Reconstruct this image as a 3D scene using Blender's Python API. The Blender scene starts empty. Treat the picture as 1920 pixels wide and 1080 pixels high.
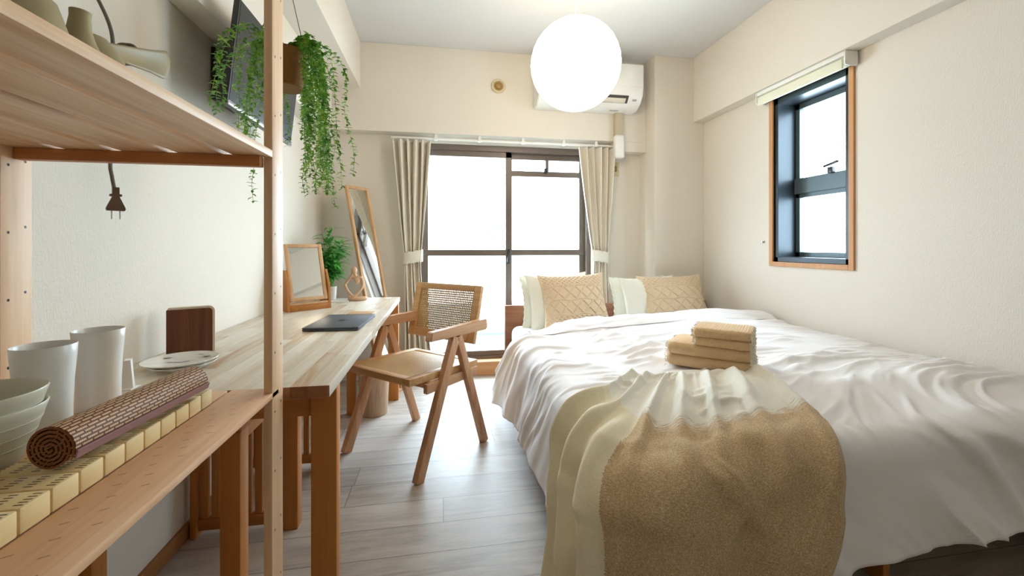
import bpy, bmesh, math, random
from mathutils import Vector, Matrix, noise
PI = math.pi
random.seed(7)
S = bpy.context.scene
COL = S.collection

# ------------------------------------------------------------------ materials
def hexc(h):
    h = h.lstrip('#')
    def f(c):
        c /= 255.0
        return c/12.92 if c <= 0.04045 else ((c+0.055)/1.055)**2.4
    return (f(int(h[0:2],16)), f(int(h[2:4],16)), f(int(h[4:6],16)), 1)

class NT:
    def __init__(s, name):
        s.m = bpy.data.materials.new(name); s.m.use_nodes = True
        s.t = s.m.node_tree; s.t.nodes.clear()
        s.out = s.t.nodes.new('ShaderNodeOutputMaterial')
        s.b = s.t.nodes.new('ShaderNodeBsdfPrincipled')
        s.t.links.new(s.b.outputs[0], s.out.inputs[0])
    def n(s, typ, ins=None, **kw):
        nd = s.t.nodes.new(typ)
        for k, v in kw.items(): setattr(nd, k, v)
        if ins:
            for k, v in ins.items(): s.set(nd, k, v)
        return nd
    def set(s, nd, k, v):
        sock = nd.inputs[k]
        if isinstance(v, bpy.types.NodeSocket): s.t.links.new(v, sock)
        elif isinstance(v, bpy.types.Node): s.t.links.new(v.outputs[0], sock)
        else: sock.default_value = v
    def math(s, op, a, b=0.0, c=0.0):
        return s.n('ShaderNodeMath', {0: a, 1: b, 2: c}, operation=op).outputs[0]
    def coord(s, kind='Object', scale=(1,1,1), loc=(0,0,0), rot=(0,0,0)):
        tc = s.n('ShaderNodeTexCoord')
        mp = s.n('ShaderNodeMapping', {'Vector': tc.outputs[kind], 'Scale': scale, 'Location': loc, 'Rotation': rot})
        return mp.outputs[0]
    def noise(s, vec, scale=5, detail=4, rough=.5, dist=0):
        return s.n('ShaderNodeTexNoise', {'Vector': vec, 'Scale': scale, 'Detail': detail, 'Roughness': rough, 'Distortion': dist}).outputs[0]
    def ramp(s, fac, stops):
        r = s.n('ShaderNodeValToRGB', {'Fac': fac})
        e = r.color_ramp.elements
        e[0].position, e[0].color = stops[0]
        e[1].position, e[1].color = stops[-1]
        for p, c in stops[1:-1]:
            x = e.new(p); x.color = c
        return r.outputs[0]
    def mix(s, fac, a, b, mode='MIX'):
        nd = s.n('ShaderNodeMix', data_type='RGBA', blend_type=mode)
        s.set(nd, 0, fac); s.set(nd, 6, a); s.set(nd, 7, b)
        return nd.outputs[2]
    def bump(s, h, strength=.3, dist=.01):
        nd = s.n('ShaderNodeBump', {'Height': h, 'Strength': strength, 'Distance': dist})
        s.t.links.new(nd.outputs[0], s.b.inputs['Normal'])
    def base(s, v): s.set(s.b, 'Base Color', v)
    def rough(s, v): s.set(s.b, 'Roughness', v)

def plain(name, col, rough=.5, metal=0, var=.04, bump=0, bscale=200, spec=.5):
    t = NT(name); c = hexc(col)
    v = t.coord('Object')
    nz = t.noise(v, 6, 3)
    d = tuple(max(0, x*(1-var*2)) for x in c[:3])+(1,)
    l = tuple(min(1, x*(1+var)) for x in c[:3])+(1,)
    t.base(t.ramp(nz, [(.3, d), (.7, l)])); t.rough(rough)
    t.b.inputs['Metallic'].default_value = metal
    t.b.inputs['Specular IOR Level'].default_value = spec
    if bump: t.bump(t.noise(v, bscale, 3), bump, .002)
    return t.m

def wood(name, dark, mid, light, axis='y', scale=1.0, rough=.45, knots=.0, spec=.4, contrast=1.0):
    t = NT(name)
    st = {'x': (.06,1,1), 'y': (1,.06,1), 'z': (1,1,.06)}[axis]
    v = t.coord('Object', tuple(a*scale for a in st))
    n1 = t.noise(v, 14, 5, .6, 1.2)
    v2 = t.coord('Object', tuple(a*scale*(1 if a==1 else .4) for a in st))
    n2 = t.noise(v2, 90, 3, .6, .3)
    n3 = t.noise(t.coord('Object'), 2.5*scale, 2)
    f = t.math('ADD', t.math('MULTIPLY', n1, .62), t.math('MULTIPLY', n2, .23))
    f = t.math('ADD', f, t.math('MULTIPLY', n3, .15))
    w = .16/contrast
    c = t.ramp(f, [(.5-w, hexc(dark)), (.5, hexc(mid)), (.5+w, hexc(light))])
    if knots:
        kv = t.coord('Object', tuple(a*(1 if a==1 else 5)*scale for a in st))
        vo = t.n('ShaderNodeTexVoronoi', {'Vector': kv, 'Scale': 7.0})
        k = t.ramp(vo.outputs['Distance'], [(.03, (1,1,1,1)), (.10, (0,0,0,1))])
        c = t.mix(t.math('MULTIPLY', k, knots), c, hexc('#5a3318'))
    t.base(c); t.rough(rough)
    t.b.inputs['Specular IOR Level'].default_value = spec
    t.bump(n2, .08, .002)
    return t.m

def fabric(name, c1, c2, scale=500, rough=.9, sheen=.2, bump=.25, big=0):
    t = NT(name)
    v = t.coord('Object')
    wx = t.n('ShaderNodeTexWave', {'Vector': v, 'Scale': scale/6.0, 'Distortion': 2.0, 'Detail': 2.0}, bands_direction='X').outputs[1]
    wy = t.n('ShaderNodeTexWave', {'Vector': v, 'Scale': scale/6.0, 'Distortion': 2.0, 'Detail': 2.0}, bands_direction='Z').outputs[1]
    nz = t.noise(v, scale/3.0, 3)
    f = t.math('ADD', t.math('MULTIPLY', t.math('ADD', wx, wy), .25), t.math('MULTIPLY', nz, .5))
    t.base(t.ramp(f, [(.3, hexc(c1)), (.7, hexc(c2))])); t.rough(rough)
    t.b.inputs['Sheen Weight'].default_value = sheen
    t.b.inputs['Specular IOR Level'].default_value = .15
    t.bump(f, bump, .002)
    return t.m

def glass(name, tint=(1,1,1,1), refl=.08):
    t = NT(name); t.t.nodes.remove(t.b)
    tr = t.n('ShaderNodeBsdfTransparent', {'Color': tint})
    gl = t.n('ShaderNodeBsdfGlossy', {'Roughness': .02})
    lw = t.n('ShaderNodeLayerWeight', {'Blend': .25})
    mx = t.n('ShaderNodeMixShader', {0: t.math('MULTIPLY', lw.outputs[1], refl*4), 1: tr, 2: gl})
    t.t.links.new(mx.outputs[0], t.out.inputs[0])
    return t.m

def emis(name, col, strength):
    t = NT(name)
    t.base((.9,.9,.88,1))
    t.b.inputs['Emission Color'].default_value = col
    t.b.inputs['Emission Strength'].default_value = strength
    return t.m

def wallpaper(name, col, bump=.35):
    t = NT(name); c = hexc(col)
    v = t.coord('Object')
    a = t.noise(v, 160, 4, .65); b = t.noise(t.coord('Object', (1,1,.25)), 260, 2, .5)
    t.base(t.ramp(t.noise(v, 1.2, 2), [(.3, tuple(x*.97 for x in c[:3])+(1,)), (.7, c)]))
    t.rough(.85); t.b.inputs['Specular IOR Level'].default_value = .15
    t.bump(t.math('ADD', a, b), bump, .0025)
    return t.m

# ------------------------------------------------------------------ geometry helpers
def new(): return bmesh.new()

def box(bm, a, b, bev=0.0, M=None, seg=2):
    x0,y0,z0 = a; x1,y1,z1 = b
    r = bmesh.ops.create_cube(bm, size=1)
    vs = r['verts']
    bmesh.ops.scale(bm, vec=(x1-x0, y1-y0, z1-z0), verts=vs)
    bmesh.ops.translate(bm, vec=((x0+x1)/2, (y0+y1)/2, (z0+z1)/2), verts=vs)
    if bev > 0:
        es = list({e for v in vs for e in v.link_edges})
        rr = bmesh.ops.bevel(bm, geom=es, offset=bev, segments=seg, affect='EDGES', profile=.5)
        vs = list({v for f in rr['faces'] for v in f.verts} | {v for v in vs if v.is_valid})
    if M is not None: bmesh.ops.transform(bm, matrix=M, verts=vs)
    return vs

def beam(bm, p0, p1, w, t, side=(1,0,0), bev=.002):
    """rectangular bar p0->p1; w along 'side', t along the third axis"""
    p0, p1 = Vector(p0), Vector(p1)
    z = (p1-p0); L = z.length; z.normalize()
    x = Vector(side); x = (x - z*x.dot(z)).normalized(); y = z.cross(x)
    M = Matrix(((x.x,y.x,z.x,p0.x),(x.y,y.y,z.y,p0.y),(x.z,y.z,z.z,p0.z),(0,0,0,1)))
    return box(bm, (-w/2,-t/2,0), (w/2,t/2,L), bev, M)

def tube(bm, pts, r, n=8, cap=True):
    pts = [Vector(p) for p in pts]
    rs = r if isinstance(r, (list,tuple)) else [r]*len(pts)
    rings = []; up = None
    for i, p in enumerate(pts):
        d = (pts[min(i+1,len(pts)-1)] - pts[max(i-1,0)]).normalized()
        if up is None:
            up = Vector((0,0,1)) if abs(d.z) < .9 else Vector((1,0,0))
        x = (up - d*up.dot(d)).normalized(); y = d.cross(x); up = x
        rings.append([bm.verts.new(p + (x*math.cos(2*PI*k/n) + y*math.sin(2*PI*k/n))*rs[i]) for k in range(n)])
    for a, b in zip(rings, rings[1:]):
        for k in range(n):
            bm.faces.new((a[k], a[(k+1)%n], b[(k+1)%n], b[k]))
    if cap:
        bm.faces.new(rings[0][::-1]); bm.faces.new(rings[-1])
    return rings

def lathe(bm, prof, c=(0,0,0), n=40, M=None):
    rings = []; vs = []
    for (r, z) in prof:
        if r < 1e-6:
            v = bm.verts.new((c[0], c[1], c[2]+z)); rings.append([v]); vs.append(v)
        else:
            rg = [bm.verts.new((c[0]+r*math.cos(2*PI*k/n), c[1]+r*math.sin(2*PI*k/n), c[2]+z)) for k in range(n)]
            rings.append(rg); vs += rg
    for a, b in zip(rings, rings[1:]):
        for k in range(n):
            k2 = (k+1) % n
            if len(a) == 1 and len(b) == 1: continue
            if len(a) == 1: bm.faces.new((a[0], b[k2], b[k]))
            elif len(b) == 1: bm.faces.new((a[k], a[k2], b[0]))
            else: bm.faces.new((a[k], a[k2], b[k2], b[k]))
    if M is not None: bmesh.ops.transform(bm, matrix=M, verts=vs)
    return vs

def grid(bm, nu, nv, f):
    g = [[bm.verts.new(f(i/(nu-1), j/(nv-1))) for j in range(nv)] for i in range(nu)]
    for i in range(nu-1):
        for j in range(nv-1):
            bm.faces.new((g[i][j], g[i+1][j], g[i+1][j+1], g[i][j+1]))
    return g

def prism(bm, poly, z0, z1, M=None, bev=0):
    a = [bm.verts.new((x, y, z0)) for x, y in poly]; b = [bm.verts.new((x, y, z1)) for x, y in poly]
    fs = [bm.faces.new(a[::-1]), bm.faces.new(b)]
    n = len(poly)
    for k in range(n): fs.append(bm.faces.new((a[k], a[(k+1)%n], b[(k+1)%n], b[k])))
    vs = a+b
    if M is not None: bmesh.ops.transform(bm, matrix=M, verts=vs)
    return vs

def smoothpts(pts, k=6):
    """Catmull-Rom through pts"""
    P = [Vector(p) for p in pts]; P = [2*P[0]-P[1]] + P + [2*P[-1]-P[-2]]
    out = []
    for i in range(1, len(P)-2):
        for j in range(k):
            t = j/k; a,b,c,d = P[i-1],P[i],P[i+1],P[i+2]
            out.append(.5*((2*b)+(c-a)*t+(2*a-5*b+4*c-d)*t*t+(3*b-a-3*c+d)*t**3))
    out.append(P[-2]); return out

# ------------------------------------------------------------------ scene objects
def part(name, bm, m, parent=None, smooth=40, loc=None, label=None):
    bmesh.ops.recalc_face_normals(bm, faces=bm.faces)
    me = bpy.data.meshes.new(name); bm.to_mesh(me); bm.free()
    me.materials.append(m)
    if smooth:
        me.polygons.foreach_set('use_smooth', [True]*len(me.polygons))
        me.set_sharp_from_angle(angle=math.radians(smooth))
    o = bpy.data.objects.new(name, me); COL.objects.link(o)
    if parent: o.parent = parent
    if loc: o.location = loc
    if label: o['label'] = label
    return o

def tag(o, label, cat, group=None):
    o['label'] = label; o['category'] = cat
    if group: o['group'] = group
    return o

def thing(name, label, cat, loc=(0,0,0), rotz=0, group=None):
    o = bpy.data.objects.new(name, None); COL.objects.link(o)
    o.location = loc; o.rotation_euler = (0,0,rotz); o.empty_display_size = .1
    return tag(o, label, cat, group)

def struct(name, bm, m, parent=None, smooth=0):
    o = part(name, bm, m, parent, smooth)
    if not parent: o['kind'] = 'structure'
    return o

def kids(o): return [c for c in COL.objects if c.parent == o]
def dup(root, loc, rotz, label, parent=None):
    r = root.copy(); COL.objects.link(r)
    if parent is None:
        r.location = loc; r.rotation_euler = (0,0,rotz); r['label'] = label
    else: r.parent = parent
    for ch in kids(root): dup(ch, None, 0, None, r)
    return r

def fbm(x, y, z=0, o=3):
    s = 0; a = 1; t = 0
    for i in range(o):
        s += a*noise.noise(Vector((x, y, z+i*7.3))); t += a; a *= .5; x *= 2; y *= 2
    return s/t
def smst(a, b, x):
    t = max(0, min(1, (x-a)/(b-a))); return t*t*(3-2*t)
# ================================================================== materials used
M_WALL   = wallpaper('wallpaper_white', '#e2dbcf')
M_CEIL   = wallpaper('ceiling_paper', '#d8d9d8', .2)
M_PINE   = wood('pine_board', '#b98a62', '#d3a67e', '#e6c4a2', 'y', 1.3, .5, .55, contrast=.7)
M_PINEK  = wood('knotty_pine_board', '#b98c62', '#d8b28a', '#ecd2b3', 'y', 1.3, .5, .9, contrast=.9)
M_PINEX  = wood('pine_rail', '#a8642f', '#c1824b', '#d29a66', 'x', 1.3, .5, .2, contrast=.8)
M_PINEZ  = wood('pine_post', '#cda078', '#e3c09b', '#efd6b8', 'z', 1.2, .5, .25, contrast=.7)
M_OAKZ   = wood('desk_leg_wood', '#a5662a', '#b87735', '#c98a48', 'z', 1.0, .5, 0, contrast=.7)
M_OAKX   = wood('apron_wood', '#a0632a', '#b47334', '#c48544', 'x', 1.0, .5, 0, contrast=.7)
M_TEAKZ  = wood('chair_wood_z', '#ad7a54', '#c7966f', '#d9b08c', 'z', 1.2, .42, 0, contrast=.8)
M_TEAKY  = wood('chair_wood_y', '#b47f5a', '#cc9d76', '#dcb492', 'y', 1.2, .4, 0, contrast=.8)
M_TEAKX  = wood('chair_wood_x', '#b98452', '#d1a470', '#e0ba8b', 'x', 1.2, .4, 0, contrast=.8)
M_WALNUT = wood('walnut', '#4a2614', '#6b3c22', '#875334', 'z', 1.6, .4, 0, contrast=.8)
M_HEAD   = wood('headboard_wood', '#6e452f', '#8a5a40', '#9d6d50', 'x', 1.0, .45, 0, contrast=.7)
M_LIGHTW = wood('light_frame_wood', '#b98e62', '#d0a67b', '#dfbd97', 'z', 1.6, .5, 0, contrast=.7)
M_BASEB  = wood('baseboard_wood', '#8a5a30', '#a06d3e', '#b07d4c', 'y', 1.0, .5, 0, contrast=.6)
M_SILLW  = wood('sill_wood', '#b88a58', '#cda172', '#dab58a', 'x', 1.0, .5, 0, contrast=.6)
M_TRIMW  = wood('window_trim_wood', '#b27a4c', '#c6905f', '#d3a274', 'z', 1.0, .5, 0, contrast=.6)
M_BINW   = wood('bin_woodgrain', '#9c7a5c', '#bfa083', '#d6bca2', 'z', 2.0, .6, .3, contrast=.7)
M_DARKAL = plain('dark_bronze_aluminium', '#6a5d54', .4, .1)
M_BLKAL  = plain('black_aluminium', '#2c3338', .35, .4)
M_STEEL  = plain('bright_steel', '#c8cacb', .3, .9)
M_WHITEP = plain('white_plastic', '#ecebe6', .4)
M_CREAMP = plain('cream_plastic', '#d8d0bb', .45)
M_BEIGEP = plain('beige_plastic', '#cfc09a', .5)
M_BLACK  = plain('black_plastic', '#17181a', .35)
M_DGREY  = plain('dark_grey_plastic', '#2c2d2f', .4)
M_SLATE  = plain('slate_blue_aluminium', '#565c66', .45, .2)
M_LOGO   = plain('dark_logo', '#24272c', .25, .5)
M_CERAM  = plain('white_ceramic', '#e6e6e1', .28, spec=.6)
M_BOWL   = plain('grey_green_ceramic', '#cdccb9', .35, spec=.5, bump=.1, bscale=60)
M_PLATE  = plain('plate_ceramic', '#eeeae0', .2, spec=.6)
M_GREYPR = plain('grey_plate_print', '#9b9d98', .5)
M_KHAKI  = plain('khaki_plastic', '#a39670', .5)
M_KHAKID = plain('khaki_inside', '#8e7c46', .6)
M_CORD   = plain('grey_cord', '#6e6a60', .6)
M_PLUG   = plain('brown_plug', '#6b5546', .5)
M_POT    = plain('brown_pot', '#8a5a22', .7, bump=.3, bscale=120)
M_TWINE  = plain('dark_twine', '#6a6660', .8)
M_FIG    = plain('sandstone_resin', '#d2ad8a', .6, bump=.15, bscale=300)
M_PAPER  = plain('page_paper', '#ead9c3', .6)
M_HOLE   = plain('bore_hole', '#3a2414', .9)
M_MIRROR = NT('mirror_glass'); M_MIRROR.base((.86,.88,.87,1)); M_MIRROR.rough(.02); M_MIRROR.b.inputs['Metallic'].default_value = 1; M_MIRROR = M_MIRROR.m
M_SCREEN = plain('tv_screen', '#2e3133', .28, 0, .01, spec=.3)
M_GLASS  = glass('clear_glass')
M_TEAL   = glass('frosted_teal_glass', (.62,.86,.86,1), .1)
M_DUVET  = plain('white_cotton', '#ece8e8', .85, 0, .01, .10, 500, spec=.15)
M_SHEET  = plain('white_sheet', '#eeeef0', .85, 0, .01, spec=.15)
M_PILLOW = fabric('ivory_pillowcase', '#dedccb', '#efece0', 400)
M_CURT   = fabric('beige_curtain_cloth', '#d8cfbf', '#eae3d6', 500, bump=.12)
M_CURTL  = fabric('curtain_tieback_cloth', '#d9d3c5', '#ebe7dc', 500, bump=.15)
M_MACR   = fabric('macrame_cotton', '#d0b797', '#e3cfb3', 420, bump=.3)
M_TOWEL  = fabric('tan_waffle_towel', '#d3ad80', '#e4c69c', 500, bump=.4)
M_TOWELE = fabric('pale_towel_fringe', '#ddd8c8', '#f0ece0', 500, bump=.4)
M_FLOUT  = plain('balcony_floor', '#5f7173', .8)
M_EXT    = plain('pale_render_wall', '#f2f2f0', .9)
M_EXTW   = plain('grey_window_glass', '#4c5250', .6, spec=.1)
M_PARA   = plain('parapet_wall', '#9ab4b4', .6)
M_CANE   = plain('cane_strips', '#c7a36c', .5)

def mk_floor():
    t = NT('grey_oak_planks')
    tc = t.n('ShaderNodeTexCoord'); sp = t.n('ShaderNodeSeparateXYZ', {0: tc.outputs['Object']})
    X, Y = sp.outputs[0], sp.outputs[1]
    W, L = .148, .92
    yy = t.math('DIVIDE', t.math('SUBTRACT', Y, 1.400-W*20), W)
    row = t.math('FLOOR', yy); fy = t.math('FRACT', yy)
    off = t.n('ShaderNodeTexWhiteNoise', {'W': t.math('ADD', row, 3.7)}, noise_dimensions='1D').outputs[0]
    xx = t.math('ADD', t.math('DIVIDE', X, L), t.math('MULTIPLY', off, 7.0))
    pid = t.math('FLOOR', xx); fx = t.math('FRACT', xx)
    cv = t.n('ShaderNodeCombineXYZ', {0: row, 1: pid})
    rnd = t.n('ShaderNodeTexWhiteNoise', {'Vector': cv}, noise_dimensions='2D').outputs[0]
    shift = t.n('ShaderNodeCombineXYZ', {0: t.math('MULTIPLY', rnd, 30.0), 1: row, 2: 0})
    gv = t.n('ShaderNodeVectorMath', {0: tc.outputs['Object'], 1: shift}, operation='ADD').outputs[0]
    mp = t.n('ShaderNodeMapping', {'Vector': gv, 'Scale': (.12, 1, 1)}).outputs[0]
    g1 = t.noise(mp, 18, 5, .62, 1.0); g2 = t.noise(mp, 130, 3, .6)
    f = t.math('ADD', t.math('MULTIPLY', g1, .6), t.math('ADD', t.math('MULTIPLY', g2, .2), t.math('MULTIPLY', rnd, .2)))
    c = t.ramp(f, [(.34, hexc('#9b9084')), (.5, hexc('#b6aca2')), (.66, hexc('#c8beb4'))])
    seam = t.math('MAXIMUM', t.math('LESS_THAN', fy, .018), t.math('LESS_THAN', fx, .0030))
    c = t.mix(t.math('MULTIPLY', seam, .72), c, hexc('#4d443c'))
    t.base(c)
    t.rough(t.math('ADD', .36, t.math('MULTIPLY', g1, .20)))
    t.b.inputs['Specular IOR Level'].default_value = .5
    t.bump(t.math('SUBTRACT', t.math('MULTIPLY', g2, .3), seam), .25, .002)
    return t.m
M_FLOOR = mk_floor()

def add_marks(m, fn):
    """darken parts of an existing wood material where fn(t, x, y, z) says so (bore holes, slits, dark dashes)"""
    m = m.copy(); tt = NT.__new__(NT); tt.m = m; tt.t = m.node_tree
    tt.b = [n for n in tt.t.nodes if n.type == 'BSDF_PRINCIPLED'][0]
    tc = tt.n('ShaderNodeTexCoord'); sp = tt.n('ShaderNodeSeparateXYZ', {0: tc.outputs['Object']})
    fac, col = fn(tt, sp.outputs[0], sp.outputs[1], sp.outputs[2])
    old = tt.b.inputs['Base Color'].links[0].from_socket
    c = tt.mix(fac, old, hexc(col)); tt.b.inputs['Base Color'].links and tt.t.links.remove(tt.b.inputs['Base Color'].links[0])
    tt.t.links.new(c, tt.b.inputs['Base Color'])
    return m
def mk_desk():
    t = NT('whitewashed_butcher_block')
    tc = t.n('ShaderNodeTexCoord'); sp = t.n('ShaderNodeSeparateXYZ', {0: tc.outputs['Object']})
    X, Y = sp.outputs[0], sp.outputs[1]
    W, L = .042, .46
    yy = t.math('DIVIDE', t.math('ADD', X, 5.0), W); row = t.math('FLOOR', yy)
    off = t.n('ShaderNodeTexWhiteNoise', {'W': row}, noise_dimensions='1D').outputs[0]
    xx = t.math('ADD', t.math('DIVIDE', Y, L), t.math('MULTIPLY', off, 9.0)); pid = t.math('FLOOR', xx)
    rnd = t.n('ShaderNodeTexWhiteNoise', {'Vector': t.n('ShaderNodeCombineXYZ', {0: row, 1: pid})}, noise_dimensions='2D').outputs[0]
    shift = t.n('ShaderNodeCombineXYZ', {0: row, 1: t.math('MULTIPLY', rnd, 30.0), 2: 0})
    gv = t.n('ShaderNodeVectorMath', {0: tc.outputs['Object'], 1: shift}, operation='ADD').outputs[0]
    mp = t.n('ShaderNodeMapping', {'Vector': gv, 'Scale': (1, .09, 1)}).outputs[0]
    g1 = t.noise(mp, 26, 5, .62, 1.4); g2 = t.noise(mp, 160, 3, .6)
    f = t.math('ADD', t.math('MULTIPLY', g1, .55), t.math('ADD', t.math('MULTIPLY', g2, .15), t.math('MULTIPLY', rnd, .30)))
    c = t.ramp(f, [(.22, hexc('#b98d66')), (.42, hexc('#cdbfaa')), (.6, hexc('#ddd5c6')), (.8, hexc('#e8e3d8'))])
    # saw-cut ends and undersides keep the bare wood tone
    geo = t.n('ShaderNodeNewGeometry'); nz = t.n('ShaderNodeSeparateXYZ', {0: geo.outputs['Normal']}).outputs
    endf = t.math('GREATER_THAN', t.math('ABSOLUTE', nz[1]), .8)
    ce = t.ramp(f, [(.25, hexc('#7a4a28')), (.6, hexc('#a06a3e')), (.8, hexc('#c2936a'))])
    c = t.mix(endf, c, ce)
    t.base(c); t.rough(.42); t.bump(g2, .08, .002)
    return t.m
M_DESK = mk_desk()

def leaf_mat(name, a, b, c):
    t = NT(name)
    v = t.coord('Object')
    t.base(t.ramp(t.noise(v, 38, 3), [(.3, hexc(a)), (.5, hexc(b)), (.72, hexc(c))]))
    t.rough(.5)
    t.b.inputs['Subsurface Weight'].default_value = .0
    return t.m
M_LEAFH = leaf_mat('trailing_leaves', '#44781f', '#78b53a', '#c2da62')
M_LEAFB = leaf_mat('bamboo_leaves', '#2f8230', '#52b048', '#96d270')

def mk_throw():
    t = NT('two_tone_throw_cloth')
    uv = t.n('ShaderNodeUVMap').outputs[0]
    sp = t.n('ShaderNodeSeparateXYZ', {0: uv})
    U, V = sp.outputs[0], sp.outputs[1]
    wob = t.math('MULTIPLY', t.math('SUBTRACT', t.noise(t.coord('UV', (5,5,1)), 3, 2), .5), .03)
    # weft yarns: the brown weave starts in streaks and fills in
    streak = t.math('MULTIPLY', t.math('SUBTRACT', t.noise(t.coord('UV', (14, 150, 1)), 1.6, 3, .6), .5), .16)
    edge = t.math('ADD', t.math('ADD', V, wob), streak)
    aa = t.n('ShaderNodeMapRange', {'Value': t.math('SUBTRACT', edge, t.math('MULTIPLY', t.math('SUBTRACT', U, .30), .14)), 'From Min': .305, 'From Max': .345}).outputs[0]
    lim = t.math('ADD', .30, t.math('MULTIPLY', t.math('SUBTRACT', t.noise(t.coord('UV', (1, 90, 1)), 3, 2), .5), .012))
    b = t.math('GREATER_THAN', U, lim)
    brown = t.math('MULTIPLY', aa, b)
    v = t.coord('Object')
    n1 = t.noise(v, 330, 3, .7); n2 = t.noise(t.coord('UV', (60, 400, 1)), 2, 2)
    f = t.math('ADD', t.math('MULTIPLY', n1, .6), t.math('MULTIPLY', n2, .4))
    cb = t.ramp(f, [(.36, hexc('#a08260')), (.5, hexc('#c0a27c')), (.66, hexc('#e2cfb0'))])
    cw = t.mix(t.math('MAXIMUM', t.math('GREATER_THAN', U, .30), t.math('LESS_THAN', t.math('ADD', V, wob), .36)), t.ramp(f, [(.35, hexc('#dccfae')), (.65, hexc('#ece2c8'))]), t.ramp(f, [(.35, hexc('#dcd6c6')), (.65, hexc('#f0ece2'))]))
    t.base(t.mix(brown, cw, cb)); t.rough(.95)
    t.b.inputs['Sheen Weight'].default_value = .15
    t.b.inputs['Specular IOR Level'].default_value = .1
    t.bump(f, .5, .003)
    return t.m
M_THROW = mk_throw()

def mk_roll():
    t = NT('woven_bamboo_mat')
    uv = t.n('ShaderNodeUVMap').outputs[0]
    br = t.n('ShaderNodeTexBrick', {'Vector': uv, 'Color1': hexc('#e8c99c'), 'Color2': hexc('#dbb685'), 'Mortar': hexc('#6a3a24'),
             'Scale': 1.0, 'Mortar Size': .0013, 'Brick Width': .017, 'Row Height': .0050, 'Mortar Smooth': .05}, offset=.5)
    v = t.coord('Object')
    w = t.n('ShaderNodeTexWave', {'Vector': uv, 'Scale': 110.0, 'Distortion': 0.0}, bands_direction='X').outputs[1]
    c = t.mix(t.math('MULTIPLY', t.math('LESS_THAN', w, .25), .45), br.outputs[0], hexc('#4a2716'))
    t.base(c); t.rough(.6)
    t.bump(br.outputs[1], -.6, .002)
    return t.m
M_ROLL = mk_roll()
M_ROLLIN = plain('mat_inside_brown', '#8a5426', .7)
M_PURPLE = plain('mauve_edging_cloth', '#a07a78', .8, bump=.4, bscale=400)
M_BAMB  = wood('bamboo_block', '#d9b87c', '#e8cf98', '#f1deb4', 'y', 2.0, .4, 0, contrast=.6)
def _slits(t, x, y, z):
    # groups of short dark slits pressed into the top of every block
    fy = t.math('FRACT', t.math('DIVIDE', t.math('ADD', y, 10.0), .0402)); gx = t.math('FRACT', t.math('DIVIDE', t.math('ADD', x, 10.0), .024))
    iny = t.math('LESS_THAN', t.math('ABSOLUTE', t.math('SUBTRACT', fy, .5)), .36)
    fine = t.math('LESS_THAN', t.math('FRACT', t.math('DIVIDE', t.math('ADD', y, 10.0), .0058)), .42)
    inx = t.math('LESS_THAN', t.math('ABSOLUTE', t.math('SUBTRACT', gx, .5)), .20)
    top = t.math('GREATER_THAN', z, .0285)
    return t.math('MULTIPLY', t.math('MULTIPLY', iny, t.math('MULTIPLY', fine, inx)), t.math('MULTIPLY', top, .9)), '#3f2610'
M_BAMB = add_marks(M_BAMB, _slits)
def _dash(t, x, y, z):  # rows of short dark dashes on the top of the front slat
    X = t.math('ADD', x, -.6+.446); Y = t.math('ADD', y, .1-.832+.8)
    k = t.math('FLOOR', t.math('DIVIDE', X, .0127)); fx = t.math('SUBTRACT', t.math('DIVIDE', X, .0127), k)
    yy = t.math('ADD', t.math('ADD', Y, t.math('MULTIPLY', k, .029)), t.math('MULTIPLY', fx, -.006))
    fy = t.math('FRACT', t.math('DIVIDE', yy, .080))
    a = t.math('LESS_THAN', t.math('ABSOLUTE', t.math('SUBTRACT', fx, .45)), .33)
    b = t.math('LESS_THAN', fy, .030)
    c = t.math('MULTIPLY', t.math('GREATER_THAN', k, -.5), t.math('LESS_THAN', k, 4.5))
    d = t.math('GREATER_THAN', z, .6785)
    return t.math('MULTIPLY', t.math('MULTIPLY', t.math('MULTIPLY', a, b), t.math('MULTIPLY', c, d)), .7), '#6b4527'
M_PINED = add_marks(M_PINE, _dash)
M_BAMBT = wood('bamboo_block_top', '#b48a4c', '#caa264', '#dcba80', 'y', 2.0, .45, 0, contrast=.6)
M_SLIT  = plain('dark_slit', '#4b2f12', .9)

# ================================================================== setting
XL, XR, YB, ZC = -.86, 2.07, 3.3, 2.49
bm = new(); box(bm, (XL-.2,-1.9,-.1), (XR+.2,YB+.2,0)); struct('floor', bm, M_FLOOR)
bm = new(); box(bm, (XL-.2,-1.9,ZC), (XR+.2,YB+.2,ZC+.1)); struct('ceiling', bm, M_CEIL)
bm = new(); box(bm, (XL-.2,-1.9,0), (XL,YB+.2,ZC)); struct('wall_left', bm, M_WALL)
# right wall with window opening
WY0, WY1, WZ0, WZ1 = 1.835, 2.335, .905, 1.925
bm = new()
box(bm, (XR,-1.9,0), (XR+.2,WY0,ZC)); box(bm, (XR,WY1,0), (XR+.2,YB+.2,ZC))
box(bm, (XR,WY0,0), (XR+.2,WY1,WZ0)); box(bm, (XR,WY0,WZ1), (XR+.2,WY1,ZC))
struct('wall_right', bm, M_WALL)
# back wall with sliding door opening
DX0, DX1, DZ0, DZ1 = -.17, 1.23, .10, 1.80
bm = new()
box(bm, (XL,YB,0), (DX0,YB+.2,ZC)); box(bm, (DX1,YB,0), (XR,YB+.2,ZC))
box(bm, (DX0,YB,0), (DX1,YB+.2,DZ0)); box(bm, (DX0,YB,DZ1), (DX1,YB+.2,ZC))
struct('wall_back', bm, M_WALL)
bm = new(); box(bm, (XL,-1.9,0), (XR,-1.7,ZC)); struct('wall_front', bm, M_WALL)
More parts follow.
